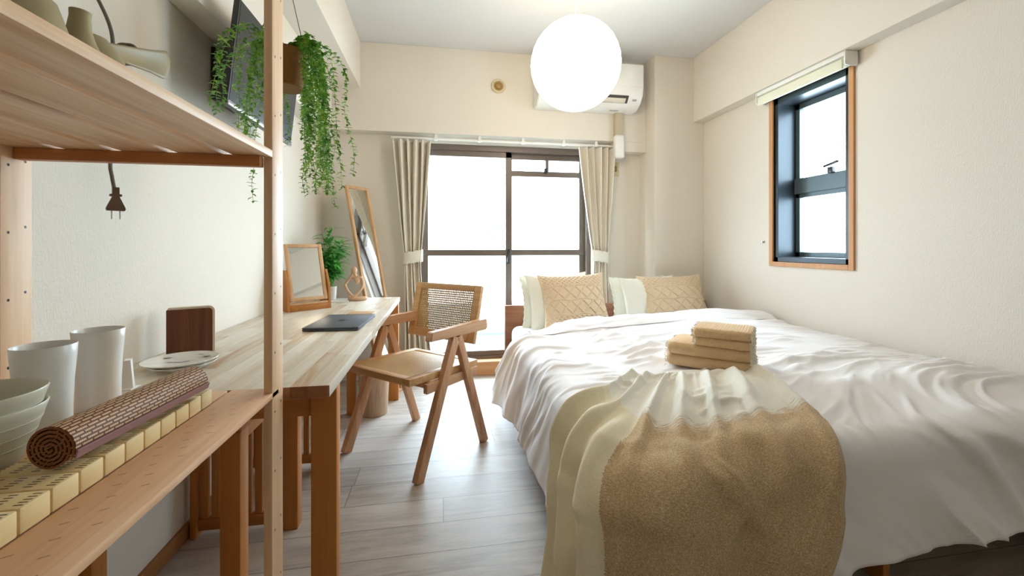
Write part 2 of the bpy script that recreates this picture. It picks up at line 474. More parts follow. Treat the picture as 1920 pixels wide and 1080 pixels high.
# beams and column
bm = new(); box(bm, (XL,3.2,1.845), (1.65,YB,ZC), .003); struct('trim_1', bm, M_WALL)
bm = new(); box(bm, (1.385,3.2,1.765), (1.65,YB,1.845), .002); struct('trim_2', bm, M_WALL)
bm = new(); box(bm, (1.65,3.05,0), (XR,YB,ZC), .003); struct('trim_3', bm, M_WALL)
bm = new(); box(bm, (1.98,-1.7,1.981), (XR,3.05,ZC), .003); struct('trim_4', bm, M_WALL)
bm = new(); box(bm, (XL,-1.7,2.15), (-.57,3.2,ZC), .003); struct('trim_5', bm, M_WALL)
bm = new(); box(bm, (XL,-1.7,1.79), (-.765,3.2,2.15), .003); struct('trim_6', bm, M_WALL)
bm = new(); box(bm, (XL,-1.7,0), (XL+.012,3.3,.052), .002); struct('baseboard_left', bm, M_BASEB)
bm = new(); box(bm, (1.638,3.05,0), (1.65,3.3,.052), .002); struct('baseboard_right', bm, M_BASEB)
# wooden step under the sliding door
bm = new(); box(bm, (-.42,3.262,0), (1.40,3.3,.093), .003); box(bm, (-.42,3.25,.093), (1.40,3.36,.108), .003); struct('trim_7', bm, M_SILLW)

# ---- sliding glass door
bm = new()
F = M_DARKAL
box(bm, (DX0,3.33,DZ0), (DX0+.035,3.44,DZ1)); box(bm, (DX1-.035,3.33,DZ0), (DX1,3.44,DZ1))
box(bm, (DX0,3.33,DZ1-.045), (DX1,3.44,DZ1)); box(bm, (DX0,3.33,DZ0), (DX1,3.44,DZ0+.03))
win = struct('window_1', bm, F)
def sash(x0, x1, z0, z1, y, bars, name='sash', vbars=(), w=.05):
    b = new()
    box(b, (x0,y,z0), (x0+w,y+.03,z1), .003); box(b, (x1-w,y,z0), (x1,y+.03,z1), .003)
    box(b, (x0,y,z1-w), (x1,y+.03,z1), .003); box(b, (x0,y,z0), (x1,y+.03,z0+w), .003)
    for z, h in bars: box(b, (x0,y-.004,z), (x1,y+.034,z+h), .003)
    for x, a, c in vbars: box(b, (x,y-.002,a), (x+.026,y+.032,c), .003)
    s = part(name, b, F, win, 0)
    b = new(); box(b, (x0+w*.6,y+.012,z0+w*.6), (x1-w*.6,y+.018,z1-w*.6)); part('pane', b, M_GLASS, s, 0)
    return s
sash(DX0+.03, .57, DZ0+.02, DZ1-.04, 3.345, [(.925,.048)])
s2 = sash(.53, DX1-.03, DZ0+.02, DZ1-.04, 3.385, [(.925,.048),(1.572,.045)], vbars=[(.86,1.60,1.76)])
b = new(); box(b, (.535,3.33,.86), (.553,3.345,.98), .003); beam(b, (.544,3.325,.95), (.530,3.30,.875), .012, .012); part('latch', b, M_BLACK, win)
b = new(); box(b, (.845,3.365,1.60), (.87,3.385,1.64), .003); part('latch', b, M_BLACK, win)
# ---- side window
bm = new()
t_ = .028
box(bm, (XR-.012,WY0-t_,WZ0-t_), (XR+.05,WY0,WZ1+t_), .002); box(bm, (XR-.012,WY1,WZ0-t_), (XR+.05,WY1+t_,WZ1+t_), .002)
box(bm, (XR-.012,WY0,WZ0-t_), (XR+.05,WY1,WZ0), .002); box(bm, (XR-.012,WY0,WZ1), (XR+.05,WY1,WZ1+t_), .002)
win2 = struct('window_2', bm, M_TRIMW)
bm = new()
box(bm, (XR+.005,WY0,WZ0), (XR+.17,WY0+.03,WZ1), .002); box(bm, (XR+.005,WY1-.028,WZ0), (XR+.17,WY1,WZ1), .002)
box(bm, (XR+.005,WY0,WZ0), (XR+.17,WY1,WZ0+.03), .002); box(bm, (XR+.005,WY0,WZ1-.04), (XR+.17,WY1,WZ1), .002)
fr = part('frame', bm, M_BLKAL, win2, 0)
bm = new()
y0, y1 = WY0+.03, WY1-.028
xx = XR+.13
for (za, zb) in ((WZ0+.03, 1.335), (1.335, WZ1-.04)):
    box(bm, (xx,y0,za), (xx+.03,y0+.03,zb), .002); box(bm, (xx,y1-.03,za), (xx+.03,y1,zb), .002)
    box(bm, (xx,y0,za), (xx+.03,y1,za+.03), .002); box(bm, (xx,y0,zb-.035), (xx+.03,y1,zb), .002)
box(bm, (xx-.01,y0,1.325), (xx+.03,y1,1.42), .003)
part('sash', bm, plain('grey_teal_aluminium', '#59676a', .4, .3), win2, 0)
bm = new(); box(bm, (xx+.012,y0+.01,WZ0+.04), (xx+.018,y1-.01,WZ1-.05)); part('pane', bm, M_GLASS, win2, 0)
bm = new(); box(bm, (xx-.03,2.03,1.415), (xx-.005,2.06,1.45), .003); beam(bm, (xx-.025,2.085,1.458), (xx-.045,1.98,1.470), .014, .012); part('handle', bm, M_BLACK, win2)

# ---- outside
bm = new(); box(bm, (-1.6,3.5,-.12), (2.6,4.9,0)); struct('balcony_floor', bm, M_FLOUT)
bm = new(); box(bm, (-1.6,4.8,0), (2.6,4.88,.35), .004)
o = part('balcony_parapet', bm, M_PARA, None, 0); tag(o, 'pale teal balcony parapet outside the sliding glass door', 'parapet')
bm = new(); box(bm, (-3.2,16,-6), (5.5,22,5)); 
nb = part('apartment_building', bm, M_EXT, None, 0); tag(nb, 'washed out white building across from the balcony, small shuttered window', 'building')
for (x, w) in ((.06,.76), ):
    bm = new(); box(bm, (1.62,15.97,1.32), (2.40,16.0,1.86)); part('window', bm, M_EXTW, nb, 0)
    bm = new(); box(bm, (1.60,15.96,1.96), (1.98,16.0,2.03)); box(bm, (2.04,15.96,1.96), (2.42,16.0,2.03)); part('vent', bm, M_EXTW, nb, 0)

# ================================================================== curtains and rail
rail = thing('curtain_rail', 'white curtain rail above the sliding glass door', 'curtain rail', (.52,3.235,1.812))
bm = new(); tube(bm, [(-.88,0,0),(.90,0,0)], .009, 10); part('rail', bm, M_WHITEP, rail)
for x in (-.55,-.22,.12,.45,.72):
    bm = new(); box(bm, (x-.01,-.012,.006), (x+.01,.012,.034), .002); box(bm, (x-.014,-.018,-.012), (x+.014,.016,.008), .003); part('bracket', bm, M_WHITEP, rail)

def curtain(xc0, w0, xc1, w1, xc2, w2, label, side):
    ztop, ztie, zb = 1.79, .92, .06
    t = thing('curtain', label, 'curtain', (xc0,3.225,0), 0, 'curtains at the sliding door')
    npl = 5
    def f(s, z):
        if z > ztie:
            q = (z-ztie)/(ztop-ztie); q2 = q**.8
            xc = xc1+(xc0-xc1)*q2; w = w1+(w0-w1)*q2
            amp = .032*(.35+.65*q)+.006
        else:
            q = (ztie-z)/(ztie-zb); q2 = smst(0,1,q)
            xc = xc1+(xc2-xc1)*q2; w = w1+(w2-w1)*q2; amp = .020+.012*q2
        ph = s*npl*2*PI
        x = xc+(s-.5)*w+.006*math.sin(ph*.5+z*2)+.005*fbm(s*9, z*2.0, 3)
        y = -amp*math.cos(ph)-.25*amp*math.cos(2*ph+1)+.008*fbm(s*5, z*3.0, 9)
        return Vector((x-xc0, y, z))
    bm = new(); nz = 70; ns = 141
    g = grid(bm, ns, nz, lambda a, b: f(a, zb+(ztop-zb)*b))
    o = part('drape', bm, M_CURT, t, 80)
    md = o.modifiers.new('thick', 'SOLIDIFY'); md.thickness = .002
    bm = new()
    rx, ry = w1/2+.012, .036
    def tb(a, b):
        an = a*2*PI
        return Vector((xc1-xc0+rx*math.cos(an), ry*math.sin(an), ztie-.045+.09*b+.012*math.cos(an)*side+.003*math.sin(an*9)))
    grid(bm, 49, 5, tb)
    o = part('tieback', bm, M_CURTL, t, 60)
    md = o.modifiers.new('thick', 'SOLIDIFY'); md.thickness = .003
    return t
curtain(-.205, .27, -.20, .125, -.16, .20, 'beige pleated curtain left of the glass door, behind the chair', 1)
curtain(1.235, .30, 1.27, .125, 1.27, .20, 'beige pleated curtain right of the glass door, behind the bed', -1)

# ================================================================== air conditioner etc
ac = thing('air_conditioner', 'white wall mounted air conditioner partly behind the globe lamp', 'air conditioner', (1.12,3.2,2.06))
w2 = .405
prof = [(0,0),(-.10,0),(-.165,.035),(-.205,.085),(-.215,.14),(-.215,.315),(-.20,.325),(0,.325)]
bm = new(); MX = Matrix(((0,0,1,0),(1,0,0,0),(0,1,0,0),(0,0,0,1)))
prism(bm, prof, -w2, w2, MX); bmesh.ops.bevel(bm, geom=list(bm.edges), offset=.006, segments=2, affect='EDGES')
part('housing', bm, M_WHITEP, ac, 35)
bm = new(); box(bm, (-w2+.004,-.221,.148), (w2-.004,-.212,.312), .004); part('front_panel', bm, M_WHITEP, ac)
bm = new()
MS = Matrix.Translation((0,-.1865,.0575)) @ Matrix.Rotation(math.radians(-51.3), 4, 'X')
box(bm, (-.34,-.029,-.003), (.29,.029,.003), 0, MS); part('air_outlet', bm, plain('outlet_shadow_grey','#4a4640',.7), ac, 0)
bm = new(); MS2 = Matrix.Translation((0,-.186,.048)) @ Matrix.Rotation(math.radians(-44), 4, 'X')
box(bm, (-.335,-.019,-.004), (.270,.019,.004), .003, MS2); part('louvre', bm, M_CREAMP, ac)
mk_ = plain('marking_grey','#a9aaa5',.5)
bm = new(); box(bm, (.33,-.19,.05), (.36,-.178,.062), .001); part('marking', bm, mk_, ac)
bm = new(); box(bm, (.18,-.10,-.004), (.25,-.085,.002), .001); part('marking', bm, mk_, ac)
dc = thing('pipe_cover', 'beige pipe cover running down the wall under the air conditioner', 'pipe cover', (1.405,3.2,0))
bm = new(); box(bm, (-.034,-.05,1.88), (.034,0,2.065), .008); part('duct', bm, plain('duct_beige', '#bdb197', .5), dc)
bm = new(); box(bm, (-.040,-.062,1.70), (.040,0,1.885), .018, seg=4); part('end_cap', bm, M_WHITEP, dc)
ol = thing('wall_outlet', 'small yellowed wall socket beside the right curtain', 'socket', (1.43,3.3,1.64))
bm = new(); box(bm, (-.035,-.010,-.058), (.035,0,.058), .004); part('plate', bm, M_BEIGEP, ol)
bm = new(); box(bm, (-.010,-.022,-.022), (.012,-.008,.022), .004); part('socket', bm, plain('socket_brown','#a28a55',.5), ol)
vt = thing('round_vent', 'small round beige wall vent left of the globe lamp', 'vent', (.44,3.2,2.225))
RX = Matrix.Rotation(PI/2, 4, 'X')
bm = new(); lathe(bm, [(0,.0),(.055,0),(.055,.008),(.050,.014),(.040,.014),(.038,.008),(0,.008)], n=40, M=RX); part('ring', bm, M_BEIGEP, vt)
bm = new(); lathe(bm, [(0,.008),(.033,.008),(.033,.013),(.026,.013),(.026,.009),(.020,.009),(.020,.015),(0,.017)], n=32, M=RX); part('grille', bm, plain('vent_brown','#a3824a',.6), vt)
sc = thing('wall_hook', 'tiny white screw hook low on the right wall beside the small window', 'hook', (XR,2.42,1.03))
RY = Matrix.Rotation(-PI/2, 4, 'Y')
bm = new(); lathe(bm, [(0,0),(.010,0),(.010,.004),(.004,.006),(.004,.014),(.008,.018),(0,.020)], n=20, M=RY); part('hook_body', bm, M_STEEL, sc)

# roller blind
rb = thing('roller_blind', 'cream roller blind rolled up above the small side window', 'blind', (XR,2.09,1.94))
bm = new(); box(bm, (-.078,-.29,.015), (-.012,.30,.040), .003); part('headrail', bm, M_WHITEP, rb)
bm = new(); MY = Matrix.Rotation(-PI/2, 4, 'X'); lathe(bm, [(0,-.283),(.026,-.283),(.026,.293),(0,.293)], n=28, M=Matrix.Translation((-.046,0,-.008)) @ MY); part('fabric_roll', bm, fabric('blind_fabric','#dfe0c8','#ebebd8',300), rb)
bm = new(); box(bm, (-.078,-.280,-.046), (-.068,.290,.004), .003); part('blind_hem', bm, fabric('blind_hem_fabric','#dddfc6','#eaead6',300), rb)
for ya in (-.305, .293):
    bm = new(); box(bm, (-.082,ya,-.034), (-.004,ya+.013,.042), .010, seg=3); part('end_bracket', bm, M_WHITEP, rb)

# ================================================================== globe lamp
lp = thing('pendant_lamp', 'big glowing white paper globe lamp hanging from the ceiling', 'lamp', (.678,2.055,ZC))
bm = new(); rr = .226; zc = -.57
lathe(bm, [(rr*math.sin(PI*k/36)*(1+.004*math.cos(k*PI)), zc-rr*math.cos(PI*k/36)) for k in range(1,36)], n=64)
part('paper_shade', bm, emis('glowing_paper', (1.0,.82,.60,1), 7.5), lp)
bm = new(); tube(bm, [(0,0,0),(0,0,zc+rr-.03)], .003, 8); part('cord', bm, M_WHITEP, lp)
bm = new(); lathe(bm, [(0,0),(.045,0),(.045,-.02),(.02,-.032),(0,-.032)], n=32); part('ceiling_rose', bm, M_WHITEP, lp)
bm = new(); lathe(bm, [(0,zc+rr+.012),(.02,zc+rr+.010),(.022,zc+rr-.06),(0,zc+rr-.06)], n=24); part('lamp_socket', bm, M_WHITEP, lp)
# ================================================================== desk
ZD = .666
desk = thing('desk', 'long wooden desk with a whitewashed plank top along the left wall', 'desk', (-.56,1.98,0))
dx, dy = -.56, 1.98
bm = new()
vs = box(bm, (XL-dx+.003,1.075-dy,ZD-.030), (-.262-dx,2.875-dy,ZD), .003)
part('tabletop', bm, M_DESK, desk)
for (x, y) in ((-.298,1.182),(-.298,2.84),(-.82,1.135),(-.82,2.84)):
    bm = new(); box(bm, (x-.032-dx,y-.02-dy,0), (x+.032-dx,y+.02-dy,ZD-.03), .003); part('leg', bm, M_OAKZ, desk)
for y in (1.19, 2.84):
    bm = new(); box(bm, (-.80-dx if y>2 else -.788-dx,y-.011-dy,.555), (-.33-dx,y+.011-dy,ZD-.03), .002); part('apron', bm, M_OAKX, desk)
bm = new(); box(bm, (-.83-dx,1.20-dy,.575), (-.81-dx,2.82-dy,ZD-.03), .002); part('apron', bm, M_OAKX, desk)
# slatted stands under the desk
def stand(y0, y1, label, first=None, sg=1):
    t = thing('slatted_stand', label, 'stand', (-.68,(y0+y1)/2,0), 0, 'slatted stands under the desk')
    h = (y1-y0)/2
    for (x, y) in ((.16,-h),(.16,h),(-.150,-h),(-.150,h)):
        wl_ = .024 if x > 0 else .010
        bm = new(); box(bm, (x-wl_,y-.024,0), (x+wl_,y+.024,.530), .003); part('leg', bm, M_OAKZ, t)
    for y in (-h, h):
        bm = new(); z0 = .02 if y > 0 else .49
        box(bm, (-.140,y-.011,.49), (.136,y+.011,.53), .002)
        part('rail', bm, M_OAKX, t)
    bm = new(); box(bm, (.15,-h+.02,.49), (.172,h-.02,.53), .002); part('rail', bm, M_OAKX, t)
    bm = new()
    box(bm, (-.140,sg*h-.011,.02), (.136,sg*h+.011,.060), .002)
    part('rail', bm, M_OAKX, t)
    bm = new(); n = 8
    for k in range(n):
        x = -.140+(k+.5)*.276/n
        box(bm, (x-.0115,sg*h-.008,.060), (x+.0115,sg*h+.008,.49), .001)
    part('slats', bm, M_OAKZ, t)
    bm = new(); box(bm, (-.16,-h-.02,.530), (.185,h+.02,.546), .003); part('shelf_top', bm, M_OAKX, t)
    return t
stand(1.186, 1.62, 'slatted wooden stand under the near end of the desk')
stand(2.04, 2.64, 'slatted wooden stand under the far end of the desk', None, -1)

# ================================================================== pine shelving unit
YS = 1.02
su = thing('shelving_unit', 'open pine shelving unit with drilled posts in the left foreground', 'shelf', (-.6,.1,0))
sx, sy = -.6, .1
def mk_post(x0, x1, yc):
    def holes(t, x, y, z):
        res = None
        for dyh, dz in ((-.017,0),(.017,.012)):
            fz = t.math('MULTIPLY', t.math('SUBTRACT', t.math('FRACT', t.math('DIVIDE', t.math('SUBTRACT', t.math('ADD', z, 2.62+.0655), .896+dz), .131)), .5), .131)
            dy_ = t.math('SUBTRACT', y, yc+dyh-sy)
            r = t.math('SQRT', t.math('ADD', t.math('POWER', fz, 2.0), t.math('POWER', dy_, 2.0)))
            m = t.math('LESS_THAN', r, .0028)
            res = m if res is None else t.math('MAXIMUM', res, m)
        return res, '#2a180c'
    return add_marks(M_PINEZ, holes)
def post(x0, x1, yc):
    bm = new(); box(bm, (x0-sx,yc-.032-sy,0), (x1-sx,yc+.032-sy,2.3), .002)
    part('post', bm, mk_post(x0, x1, yc), su)
post(-.378, -.360, YS+.005); post(-.841, -.822, YS-.037)
post(-.378, -.360, -.82); post(-.841, -.822, -.82)
def shelf(zb, th, xs, bar_h, bar_y, yend=.995, m=None):
    bm = new()
    for (a, b) in xs: box(bm, (a-sx,-.80-sy,zb), (b-sx,yend-sy,zb+th), .002)
    part('shelf_slats', bm, m or M_PINE, su)
    for y in (bar_y, -.79):
        bm = new(); box(bm, (-.822-sx,y-.011-sy,zb-bar_h), (-.378-sx,y+.011-sy,zb), .002)
        part('cross_bar', bm, M_PINEX, su)
shelf(1.194, .016, [(-.434,-.360),(-.537,-.450),(-.639,-.554),(-.738,-.656),(-.820,-.755)], .023, .985, .995, M_PINEK)
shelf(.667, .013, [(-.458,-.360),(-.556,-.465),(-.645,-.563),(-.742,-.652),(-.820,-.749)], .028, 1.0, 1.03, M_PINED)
shelf(2.20, .014, [(-.458,-.360),(-.556,-.465),(-.645,-.563),(-.742,-.652),(-.820,-.749)], .023, 1.0, 1.0)
shelf(.16, .014, [(-.458,-.360),(-.556,-.465),(-.645,-.563),(-.742,-.652),(-.820,-.749)], .023, 1.0, .9)
ZS = .680

# bamboo block mat
mt = thing('bamboo_mat', 'pale bamboo block mat lying on the middle shelf under the rolled mat', 'mat', (-.51,.5,ZS))
bmb = new()
ny = 24; pitch = .0402; ystart = -10+.0402*253  # keeps the slits centred on the blocks
while ystart+ny*pitch > .985-.5: ystart -= pitch
for k in range(ny):
    ya = ystart+k*pitch
    box(bmb, (-.052,ya+.0012,0), (.052,ya+pitch-.0012,.030), .0022)
part('blocks', bmb, M_BAMB, mt)

# rolled mat
def roll(p0, p1, R, turns=5, n=220):
    p0, p1 = Vector(p0), Vector(p1); ax = (p1-p0); L = ax.length; ax.normalize()
    up = Vector((0,0,1)); side = ax.cross(up).normalized(); up = side.cross(ax)
    root = thing('rolled_placemat', 'rolled brown and tan woven bamboo placemat on the bamboo block mat', 'placemat', p0)
    bm = new(); uvl = bm.loops.layers.uv.new('UVMap')
    rings = []
    a0 = .42
    for i in range(n+1):
        q = i/n; an = -a0+turns*2*PI*(1-q)*-1
        r = R*(1-.86*q)
        d = side*math.cos(an)+up*math.sin(an)
        rings.append((d*r, q))
    arc = 0; arcs = [0]
    for a, b in zip(rings, rings[1:]): arc += (b[0]-a[0]).length; arcs.append(arc)
    th = .0022
    V = []
    for (d, q), s in zip(rings, arcs):
        dn = d.normalized()
        V.append([bm.verts.new(d), bm.verts.new(d+ax*L), bm.verts.new(d-dn*th), bm.verts.new(d-dn*th+ax*L)])
    for i in range(n):
        a, b = V[i], V[i+1]
        for idx, (q0,q1,q2,q3) in enumerate(((a[0],b[0],b[1],a[1]), (a[2],a[3],b[3],b[2]), (a[0],a[2],b[2],b[0]), (a[1],b[1],b[3],a[3]))):
            f = bm.faces.new((q0,q1,q2,q3))
            for lp_ in f.loops:
                vv = lp_.vert; x_ = (vv.co).dot(ax)
                k = i if vv in a else i+1
                lp_[uvl].uv = (x_, arcs[k])
    for e in (V[0], V[-1]): bm.faces.new((e[0],e[1],e[3],e[2]))
    part('woven_sheet', bm, M_ROLL, root, 60)
    # dark binding strips on both ends and a mauve cloth edge
    for s0, s1 in ((.0,.0035),):
        bm = new()
        for i in range(n):
            a, b = rings[i][0], rings[i+1][0]
            an_, bn_ = a.normalized(), b.normalized()
            q = [a*1.0-ax*.0012, b*1.0-ax*.0012, b-bn_*.003-ax*.0012, a-an_*.003-ax*.0012]
            bm.faces.new([bm.verts.new(x) for x in q])
        part('end_binding', bm, M_ROLLIN, root, 60)
    bm = new(); d0 = rings[0][0]; tg = (rings[0][0]-rings[1][0]).normalized(); dn = d0.normalized()
    pts = [d0*1.012+tg*.001, d0*1.012-tg*.010]
    q = [pts[0], pts[1], pts[1]+ax*L, pts[0]+ax*L]
    lo = [bm.verts.new(v) for v in q]; hi = [bm.verts.new(v+dn*.0025) for v in q]
    bm.faces.new(lo[::-1]); bm.faces.new(hi)
    for k in range(4): bm.faces.new((lo[k], lo[(k+1)%4], hi[(k+1)%4], hi[k]))
    part('cloth_edging', bm, M_PURPLE, root, 0)
roll((-.492,.632,ZS+.030+.0305), (-.472,.905,ZS+.030+.0305), .030)

# bowls, tumblers
def bowl(z, x, y, label, R=.073):
    t = thing('bowl', label, 'bowl', (x,y,z), 0, 'stacked bowls')
    bm = new(); h = .100
    outp = [(0,0),(.030,0),(.031,.006),(.045,.020)]
    for k in range(1, 9):
        q = k/8; outp.append((.045+(R-.045)*q**.85, .020+(h-.020)*q))
    outp += [(R-.001,h+.002),(R-.0035,h)]
    for k in range(7, -1, -1):
        q = k/8; outp.append((.045+(R-.045)*q**.85-.005, .020+(h-.020)*q+.001))
    outp += [(.02,.010),(0,.009)]
    lathe(bm, outp, n=72); part('bowl_body', bm, M_BOWL, t, 50)
    bm = new()
    for k in range(3):
        q = .35+.2*k; r = .045+(R-.045)*q**.85; z_ = .020+(h-.020)*q
        rg = [(r*math.cos(2*PI*i/60)*1.002, r*math.sin(2*PI*i/60)*1.002, z_) for i in range(61)]
        tube(bm, rg, .0008, 5, False)
    part('throwing_ridges', bm, M_BOWL, t)
    return t
bowl(ZS, -.618, .674, 'lower of two stacked grey-green bowls on the middle shelf')
bowl(ZS+.021, -.618, .674, 'upper of two stacked grey-green bowls on the middle shelf')
def tumbler(x, y, label):
    t = thing('tumbler', label, 'cup', (x,y,ZS), 0, 'white tumblers on the shelf')
    bm = new(); h = .156
    P = [(0,0),(.030,0),(.0325,.003),(.0333,.012),(.0335,.05),(.0350,.095),(.0382,.135),(.0395,h)]
    P2 = [(.0388,h+.0010),(.0375,h-.001),(.0360,.135),(.0325,.095),(.031,.05),(.030,.012),(0,.010)]
    lathe(bm, P+P2, n=72); part('cup_body', bm, M_CERAM, t, 50)
tumbler(-.6456, .818, 'white flared tumbler nearest the bowls on the middle shelf')
tumbler(-.662, .954, 'white flared tumbler farther back beside the wooden post end of the shelf')
nh = thing('white_stand', 'small white wedge shaped stand just behind the farther tumbler', 'holder', (-.724,1.128,ZD))
bm = new(); prism(bm, [(-.010,.003),(.012,.003),(.007,.068),(-.005,.068)], -.012, .012, Matrix(((.91,0,.41,0),(.41,0,-.91,0),(0,1,0,0),(0,0,0,1)))); part('upright', bm, M_WHITEP, nh, 0)
bm = new(); box(bm, (-.016,-.017,0), (.018,.017,.003), .001); part('foot', bm, M_WHITEP, nh, 0)
# plates
def plate(z, x, y, R, label, print_=False):
    t = thing('plate', label, 'plate', (x,y,z), 0, 'stacked plates on the desk')
    bm = new()
    lathe(bm, [(0,0),(R*.62,0),(R*.64,.003),(R*.95,.011),(R,.0135),(R*.995,.0150),(R*.93,.0140),(R*.66,.0075),(0,.0065)], n=72); part('plate_body', bm, M_PLATE, t, 50)
    if print_:
        for (px, py, a, b) in ((0,-.01,.014,.006),(.016,-.002,.007,.006),(-.020,-.01,.008,.004),(.05,.04,.018,.008),(-.055,.035,.014,.006),(.02,.065,.010,.004)):
            k = 14; bm = new()
            c = [bm.verts.new((px+a*math.cos(2*PI*i/k)*(1+.25*math.sin(i*2.1)), py+b*math.sin(2*PI*i/k), .0105 if math.hypot(px,py) > .04 else .0075)) for i in range(k)]
            bm.faces.new(c); part('printed_motif', bm, M_GREYPR, t, 0)
plate(ZD, -.70, 1.300, .078, 'lower of two stacked white plates on the desk')
plate(ZD+.010, -.705, 1.300, .087, 'upper white plate with small grey print, in front of the wooden book box', True)
# wooden book
wb = thing('wooden_book_box', 'walnut covered book shaped box with pale edges standing on the desk', 'wooden box', (-.765,1.47,ZD), math.radians(24))
def slab(x0, x1, y0, y1, h, rc, m, name):
    bm = new(); k = 6
    poly = [(x0,0),(x1,0)]+[(x1-rc+rc*math.cos(a), h-rc+rc*math.sin(a)) for a in [PI/2*i/k for i in range(k+1)]]+[(x0,h)]
    prism(bm, poly, y0, y1, Matrix(((1,0,0,0),(0,0,1,0),(0,1,0,0),(0,0,0,1)))); part(name, bm, m, wb, 50)
slab(-.062, .052, -.018, -.012, .140, .010, M_WALNUT, 'front_cover')
slab(-.058, .0585, -.0118, .008, .1465, .016, M_PAPER, 'page_block')
slab(-.062, .052, .0082, .013, .140, .010, M_WALNUT, 'back_cover')
# laptop
lt = thing('laptop', 'closed dark grey laptop on the desk', 'laptop', (-.416,1.915,ZD), math.radians(-3))
bm = new(); box(bm, (-.107,-.165,.002), (.107,.165,.009), .003); part('base', bm, M_SLATE, lt)
bm = new(); box(bm, (-.107,-.165,.0095), (.107,.165,.0155), .0028); part('lid', bm, M_SLATE, lt)
bm = new(); lathe(bm, [(0,.0155),(.014,.0155),(.014,.0159),(0,.0159)], c=(0,0,0), n=24); lathe(bm, [(0,.0155),(.003,.0155),(.003,.0159),(0,.0159)], c=(.018,.004,0), n=12); part('logo', bm, M_LOGO, lt, 0)
for x in (-.07,-.05,-.03):
    bm = new(); box(bm, (x-.006,-.1664,.004), (x+.006,-.1650,.007)); part('port', bm, M_BLACK, lt, 0)
nbk = thing('wooden_coaster', 'small flat wooden tray just beyond the laptop', 'tray', (-.38,2.165,ZD), math.radians(-4))
bm = new(); box(bm, (-.06,-.045,0), (.06,.045,.010), .003); part('board', bm, M_LIGHTW, nbk)

# desk mirror in wooden holder
dm = thing('tabletop_mirror', 'tilting wooden framed mirror on a box base on the desk', 'mirror', (-.708,2.40,ZD), math.radians(-50.0))
# local x to the room, y along the wall
bm = new(); box(bm, (-.055,-.100,0), (.060,.100,.030), .003); part('box_base', bm, M_OAKX, dm)
bm = new(); box(bm, (.040,-.100,.030), (.055,.100,.042), .002); part('front_rail', bm, M_LIGHTW, dm)
for y in (-.112,.100):
    bm = new(); prism(bm, [(-.05,.0),(.06,.0),(.05,.13),(.015,.21),(-.02,.21),(-.04,.10)], y, y+.012, Matrix(((1,0,0,0),(0,0,1,0),(0,1,0,0),(0,0,0,1)))); part('side_bracket', bm, M_OAKZ, dm)
MM = Matrix.Translation((.048,0,.05)) @ Matrix.Rotation(math.radians(-15), 4, 'Y')
bm = new(); hh, ww, fw = .305, .097, .019
box(bm, (-.008,-ww,0), (.008,-ww+fw,hh), .002, MM); box(bm, (-.008,ww-fw,0), (.008,ww,hh), .002, MM)
box(bm, (-.008,-ww+fw,0), (.008,ww-fw,fw), .002, MM); box(bm, (-.008,-ww+fw,hh-fw), (.008,ww-fw,hh), .002, MM)
fr = part('mirror_frame', bm, M_LIGHTW, dm)
bm = new(); box(bm, (-.006,-ww+.01,.01), (.002,ww-.01,hh-.01), 0, MM); part('mirror_glass', bm, M_MIRROR, fr, 0)

# figurine
fg = thing('figurine', 'sandy abstract seated thinker figurine on the desk', 'figurine', (-.52,2.735,ZD), math.radians(-8))
bm = new()
def ball(bm, c, r, s=(1,1,1)):
    rr_ = bmesh.ops.create_icosphere(bm, subdivisions=3, radius=r); bmesh.ops.scale(bm, vec=s, verts=rr_['verts']); bmesh.ops.translate(bm, vec=c, verts=rr_['verts'])
ball(bm, (-.003,-.002,.186), .0185, (.95,1,1.25))
tube(bm, smoothpts([(0,0,.172),(.004,.002,.155),(.012,.004,.138),(.012,.006,.122)]), .009, 10)
tube(bm, smoothpts([(-.024,0,.146),(.010,.002,.142),(.042,0,.140)]), [.010]*13, 10)
tube(bm, smoothpts([(.010,.002,.142),(.012,.004,.120),(.008,.010,.100)]), [.022,.021,.020,.019,.018,.017,.016,.015,.013,.011,.009,.008,.006], 12)
tube(bm, smoothpts([(-.010,-.002,.168),(-.026,-.004,.140),(-.050,-.008,.108),(-.056,-.010,.096),(-.035,-.020,.060),(-.010,-.028,.036),(.012,-.030,.016)]), .0085, 10)
tube(bm, smoothpts([(.042,0,.140),(.050,-.004,.110),(.048,-.010,.080),(.030,-.020,.052),(.008,-.028,.030),(-.012,-.030,.018)]), .0085, 10)
tube(bm, smoothpts([(-.035,.012,.014),(-.020,-.022,.013),(.020,-.030,.012),(.060,-.010,.013),(.062,.016,.013)]), .0125, 10)
tube(bm, smoothpts([(.05,.016,.013),(.01,.020,.014),(-.035,.012,.013)]), .012, 10)
o = part('figure', bm, M_FIG, fg, 80)
md = o.modifiers.new('fuse', 'REMESH'); md.mode = 'VOXEL'; md.voxel_size = .0028; md.use_smooth_shade = True
md = o.modifiers.new('soft', 'SMOOTH'); md.factor = .5; md.iterations = 4
wt = thing('small_tray', 'thin white tray on the desk between the tabletop mirror and the figurine', 'tray', (-.605,2.72,ZD), math.radians(8))
bm = new(); box(bm, (-.05,-.07,0), (.055,.07,.005), .002); part('tray_body', bm, M_WHITEP, wt)

